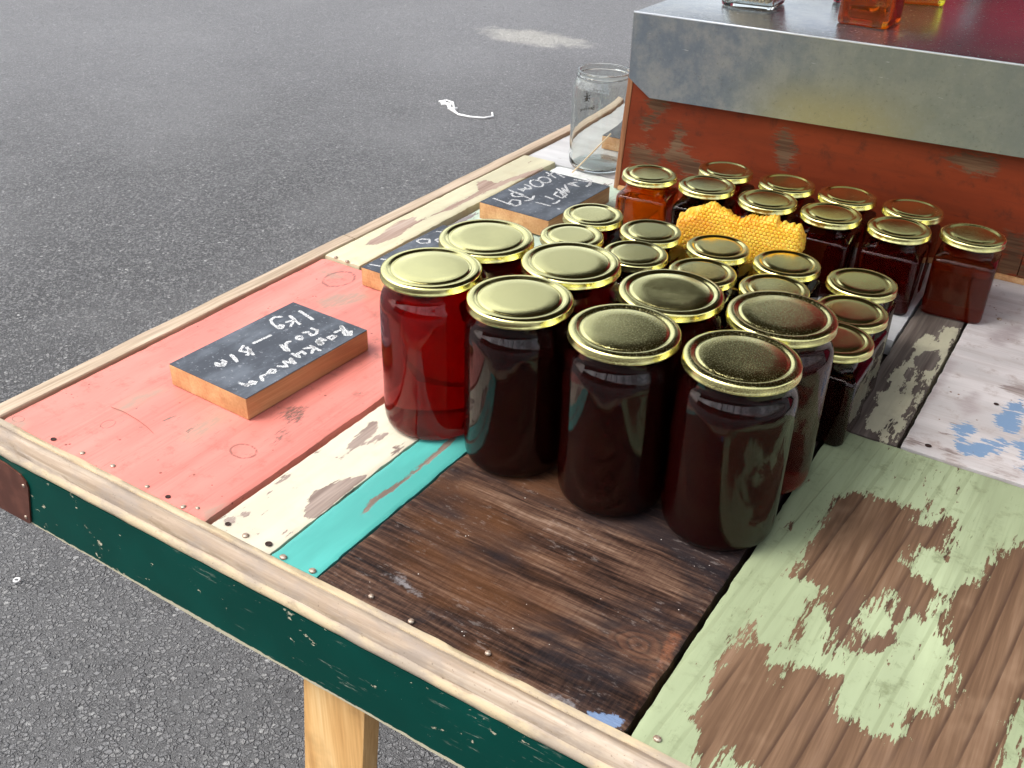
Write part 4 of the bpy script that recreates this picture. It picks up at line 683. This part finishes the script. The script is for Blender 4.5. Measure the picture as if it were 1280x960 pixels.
# ------------------------------------------------------------ chalkboard signs
def ribbon(strokes, width, z, loc, rz, jit=.12):
    V, F = [], []; c, s_ = math.cos(-rz), math.sin(-rz)
    for st in strokes:
        P = [((x-loc[0])*c-(y-loc[1])*s_, (x-loc[0])*s_+(y-loc[1])*c) for x, y in st]
        Q = []
        for a, b in zip(P[:-1], P[1:]):
            k = max(1, int(math.hypot(b[0]-a[0], b[1]-a[1])/.0015))
            Q += [(a[0]+(b[0]-a[0])*i/k, a[1]+(b[1]-a[1])*i/k) for i in range(k)]
        Q.append(P[-1])
        n = len(V)
        for i, q in enumerate(Q):
            a, b = Q[max(0, i-1)], Q[min(len(Q)-1, i+1)]; d = math.hypot(b[0]-a[0], b[1]-a[1]) or 1
            w_ = width/2*(1+random.uniform(-jit, jit)*2)*(.7 if i in (0, len(Q)-1) else 1); nx, ny = -(b[1]-a[1])/d*w_, (b[0]-a[0])/d*w_
            V += [(q[0]+nx, q[1]+ny, z), (q[0]-nx, q[1]-ny, z)]
        F += [(n+2*i, n+2*i+1, n+2*i+3, n+2*i+2) for i in range(len(Q)-1)]
    return V, F
def sign(label, loc, rz, w_, l_, h, strokes=None, width=.0030, group='chalkboard price signs on wood blocks'):
    t = thing('chalk_sign', label, 'sign', (*loc, .0012), rz, group)
    obj('wood_block', mesh('wood_block', *box(0, w_, 0, l_, 0, h-.0009, .0006), M_TAG, 40), t)
    obj('blackboard_face', mesh('blackboard_face', *box(.0002, w_-.0002, .0002, l_-.0002, h-.00085, h-.0001, .0002), M_CB), t)
    if strokes:
        o = obj('chalk_writing', mesh('chalk_writing', *ribbon(strokes, width, h+.0001, loc, rz), M_CHALK), t); o['kind'] = 'stuff'
    return t
tg = D['tag']
sign('block sign on the salmon plank with chalk words and a 1Kg price', tg[:2], tg[2], tg[4], tg[3], .0222, D['chalk1'], .0033)
sign('block sign lettered Tawari and 400g in chalk between the jars and the yellow plank', (.0205, .6460), -.035, .1045, .152, .0225, D['chalk2'], .0030)
sc2 = [[(.030, .500), (.038, .497), (.046, .504), (.040, .512), (.032, .508), (.030, .500)], [(.046, .515), (.056, .511), (.060, .522), (.050, .528), (.046, .515)], [(.027, .418), (.040, .421)], [(.028, .436), (.041, .442)], [(.032, .536), (.052, .545)]]
sign('block sign almost hidden behind the bright red honey jar', (.0235, .4080), -.02, .1, .15, .0222, sc2, .0026)
sign('block sign seen through the empty glass jar', (.0170, .9850), .03, .078, .15, .0225, None)

# ------------------------------------------------------------ litter on the ground
def cur(pts, r): return tube([(x, y, GZ+.004) for x, y in pts], r, 6)
st = obj('plastic_string', mesh('plastic_string', *join([cur([(-1.830, 3.085), (-1.815, 3.120), (-1.775, 3.110), (-1.735, 3.060), (-1.700, 3.010), (-1.660, 2.985), (-1.600, 2.985), (-1.548, 3.005), (-1.530, 3.045), (-1.560, 3.085)], .0045), cur([(-1.815, 3.085), (-1.775, 3.075), (-1.735, 3.035), (-1.690, 3.005)], .008), cur([(-1.800, 3.06), (-1.77, 3.09), (-1.74, 3.03), (-1.71, 3.05)], .006)]), M_STRING, True)); st['label'] = 'crumpled white plastic string lying on the asphalt'; st['category'] = 'string'
rg = obj('white_ring', mesh('white_ring', *lathe([(.0032, .001), (.0032, .0035), (.0048, .0045), (.0062, .0035), (.0062, .001)], 20, closed=True), M_STRING, True)); rg.location = (-.6963, .2915, GZ+.003); rg['label'] = 'tiny white ring lying on the asphalt at the lower left'; rg['category'] = 'ring'

# ------------------------------------------------------------ unseen canopy added to shade the table's right and darken lid reflections
can = thing('added_shade_canopy', 'added unseen dark canopy with maroon curtain, shading the right end of the table', 'canopy', (1.2, 1.3, GZ))
ci = Matrix.Translation((-1.2, -1.3, -GZ))
def cpart(name, V, F, m, smooth=False):
    o = obj(name, mesh(name, V, F, m, smooth), can); o.matrix_parent_inverse = ci; return o
CX0, CX1, CY0, CY1, CZ = -.58, 2.9, .05, 2.35, 1.38
apex = ((CX0+CX1)/2, (CY0+CY1)/2, CZ+.5); cr = [(CX0, CY0, CZ), (CX1, CY0, CZ), (CX1, CY1, CZ), (CX0, CY1, CZ)]
V = cr+[apex]+[(x, y, z-.004) for x, y, z in cr]+[(apex[0], apex[1], apex[2]-.004)]
cpart('roof', V, [(0, 1, 4), (1, 2, 4), (2, 3, 4), (3, 0, 4), (6, 5, 9), (7, 6, 9), (8, 7, 9), (5, 8, 9)]+[(k, k+5, (k+1) % 4+5, (k+1) % 4) for k in range(4)], M_ADDED_CANOPY)  # roof of the added unseen shade canopy
cpart('added_valance', *box(CX0, CX1, CY1-.003, CY1, CZ-.42, CZ), M_ADDED_CANOPY)
cpart('added_valance', *box(CX0, CX1, CY0, CY0+.003, CZ-.12, CZ), M_ADDED_CANOPY)
cpart('added_curtain', *box(.02, CX1, CY1-.012, CY1-.006, -.6, CZ-.02), M_ADDED_CURTAIN)  # added out of view so the metal cover mirrors maroon
for x, y in ((.30, CY1-.03), (CX1-.02, CY0+.03), (CX1-.02, CY1-.03)): cpart('added_post', *box(x-.015, x+.015, y-.015, y+.015, GZ, CZ), M_GALV)

# unseen roof, posts and hall wall added on the viewer's side to shape glass highlights
nb = thing('added_reflection_canopy', 'added unseen dark canopy that breaks up sky reflections in the jars', 'canopy', (.9, -1.6, GZ))
ni = Matrix.Translation((-.9, 1.6, -GZ))
def npart(name, V, F, m):
    o = obj(name, mesh(name, V, F, m), nb); o.matrix_parent_inverse = ni
npart('roof', *box(-.75, 2.6, -2.40, -1.95, 1.50, 1.515), M_ADDED_CANOPY)  # roof of the added unseen reflection canopy
npart('added_valance', *box(-.75, 2.6, -2.404, -2.400, 1.36, 1.50), M_ADDED_CANOPY)
for x, y in ((-.7, -2.28), (.25, -2.28), (.32, -2.28), (1.25, -2.28), (2.55, -2.28), (.75, -2.28), (2.0, -2.28)): npart('added_post', *box(x-.02, x+.02, y-.02, y+.02, GZ, 1.50), M_GALV)
M_ADDED_BRICK = Mat('added_hall_brick'); M_ADDED_BRICK = M_ADDED_BRICK.pbr(M_ADDED_BRICK.mix(M_ADDED_BRICK.noise(3, 4), (.08, .06, .05), (.14, .1, .08)), .85)
hall = thing('added_hall', 'added unseen dark building that limits the sky mirrored in the jars', 'building', (0, -9, GZ))  # unseen building added to cut off low sky in the jar reflections
for nm, b_ in (('wall', (-12, 14, -9.4, -9, GZ, 1.9)), ('roof', (-12.2, 14.2, -9.6, -8.8, 1.901, 2.05))):  # wall and roof of the added unseen hall
    o = obj(nm, mesh(nm, *box(*b_), M_ADDED_BRICK if nm == 'wall' else M_ADDED_CANOPY), hall); o.matrix_parent_inverse = Matrix.Translation((0, 9, -GZ))
# crack in the salmon paint
_v, _f = [], []
for i, (x, y) in enumerate(D['scratch']): _v += [(x-.0004, y+.0003, .0012), (x+.0004, y-.0003, .0012)]
_f = [(2*i, 2*i+1, 2*i+3, 2*i+2) for i in range(len(D['scratch'])-1)]
tpart('scratch', _v, _f, Mat('rust_brown_scratch').pbr((.3, .1, .06), .8))
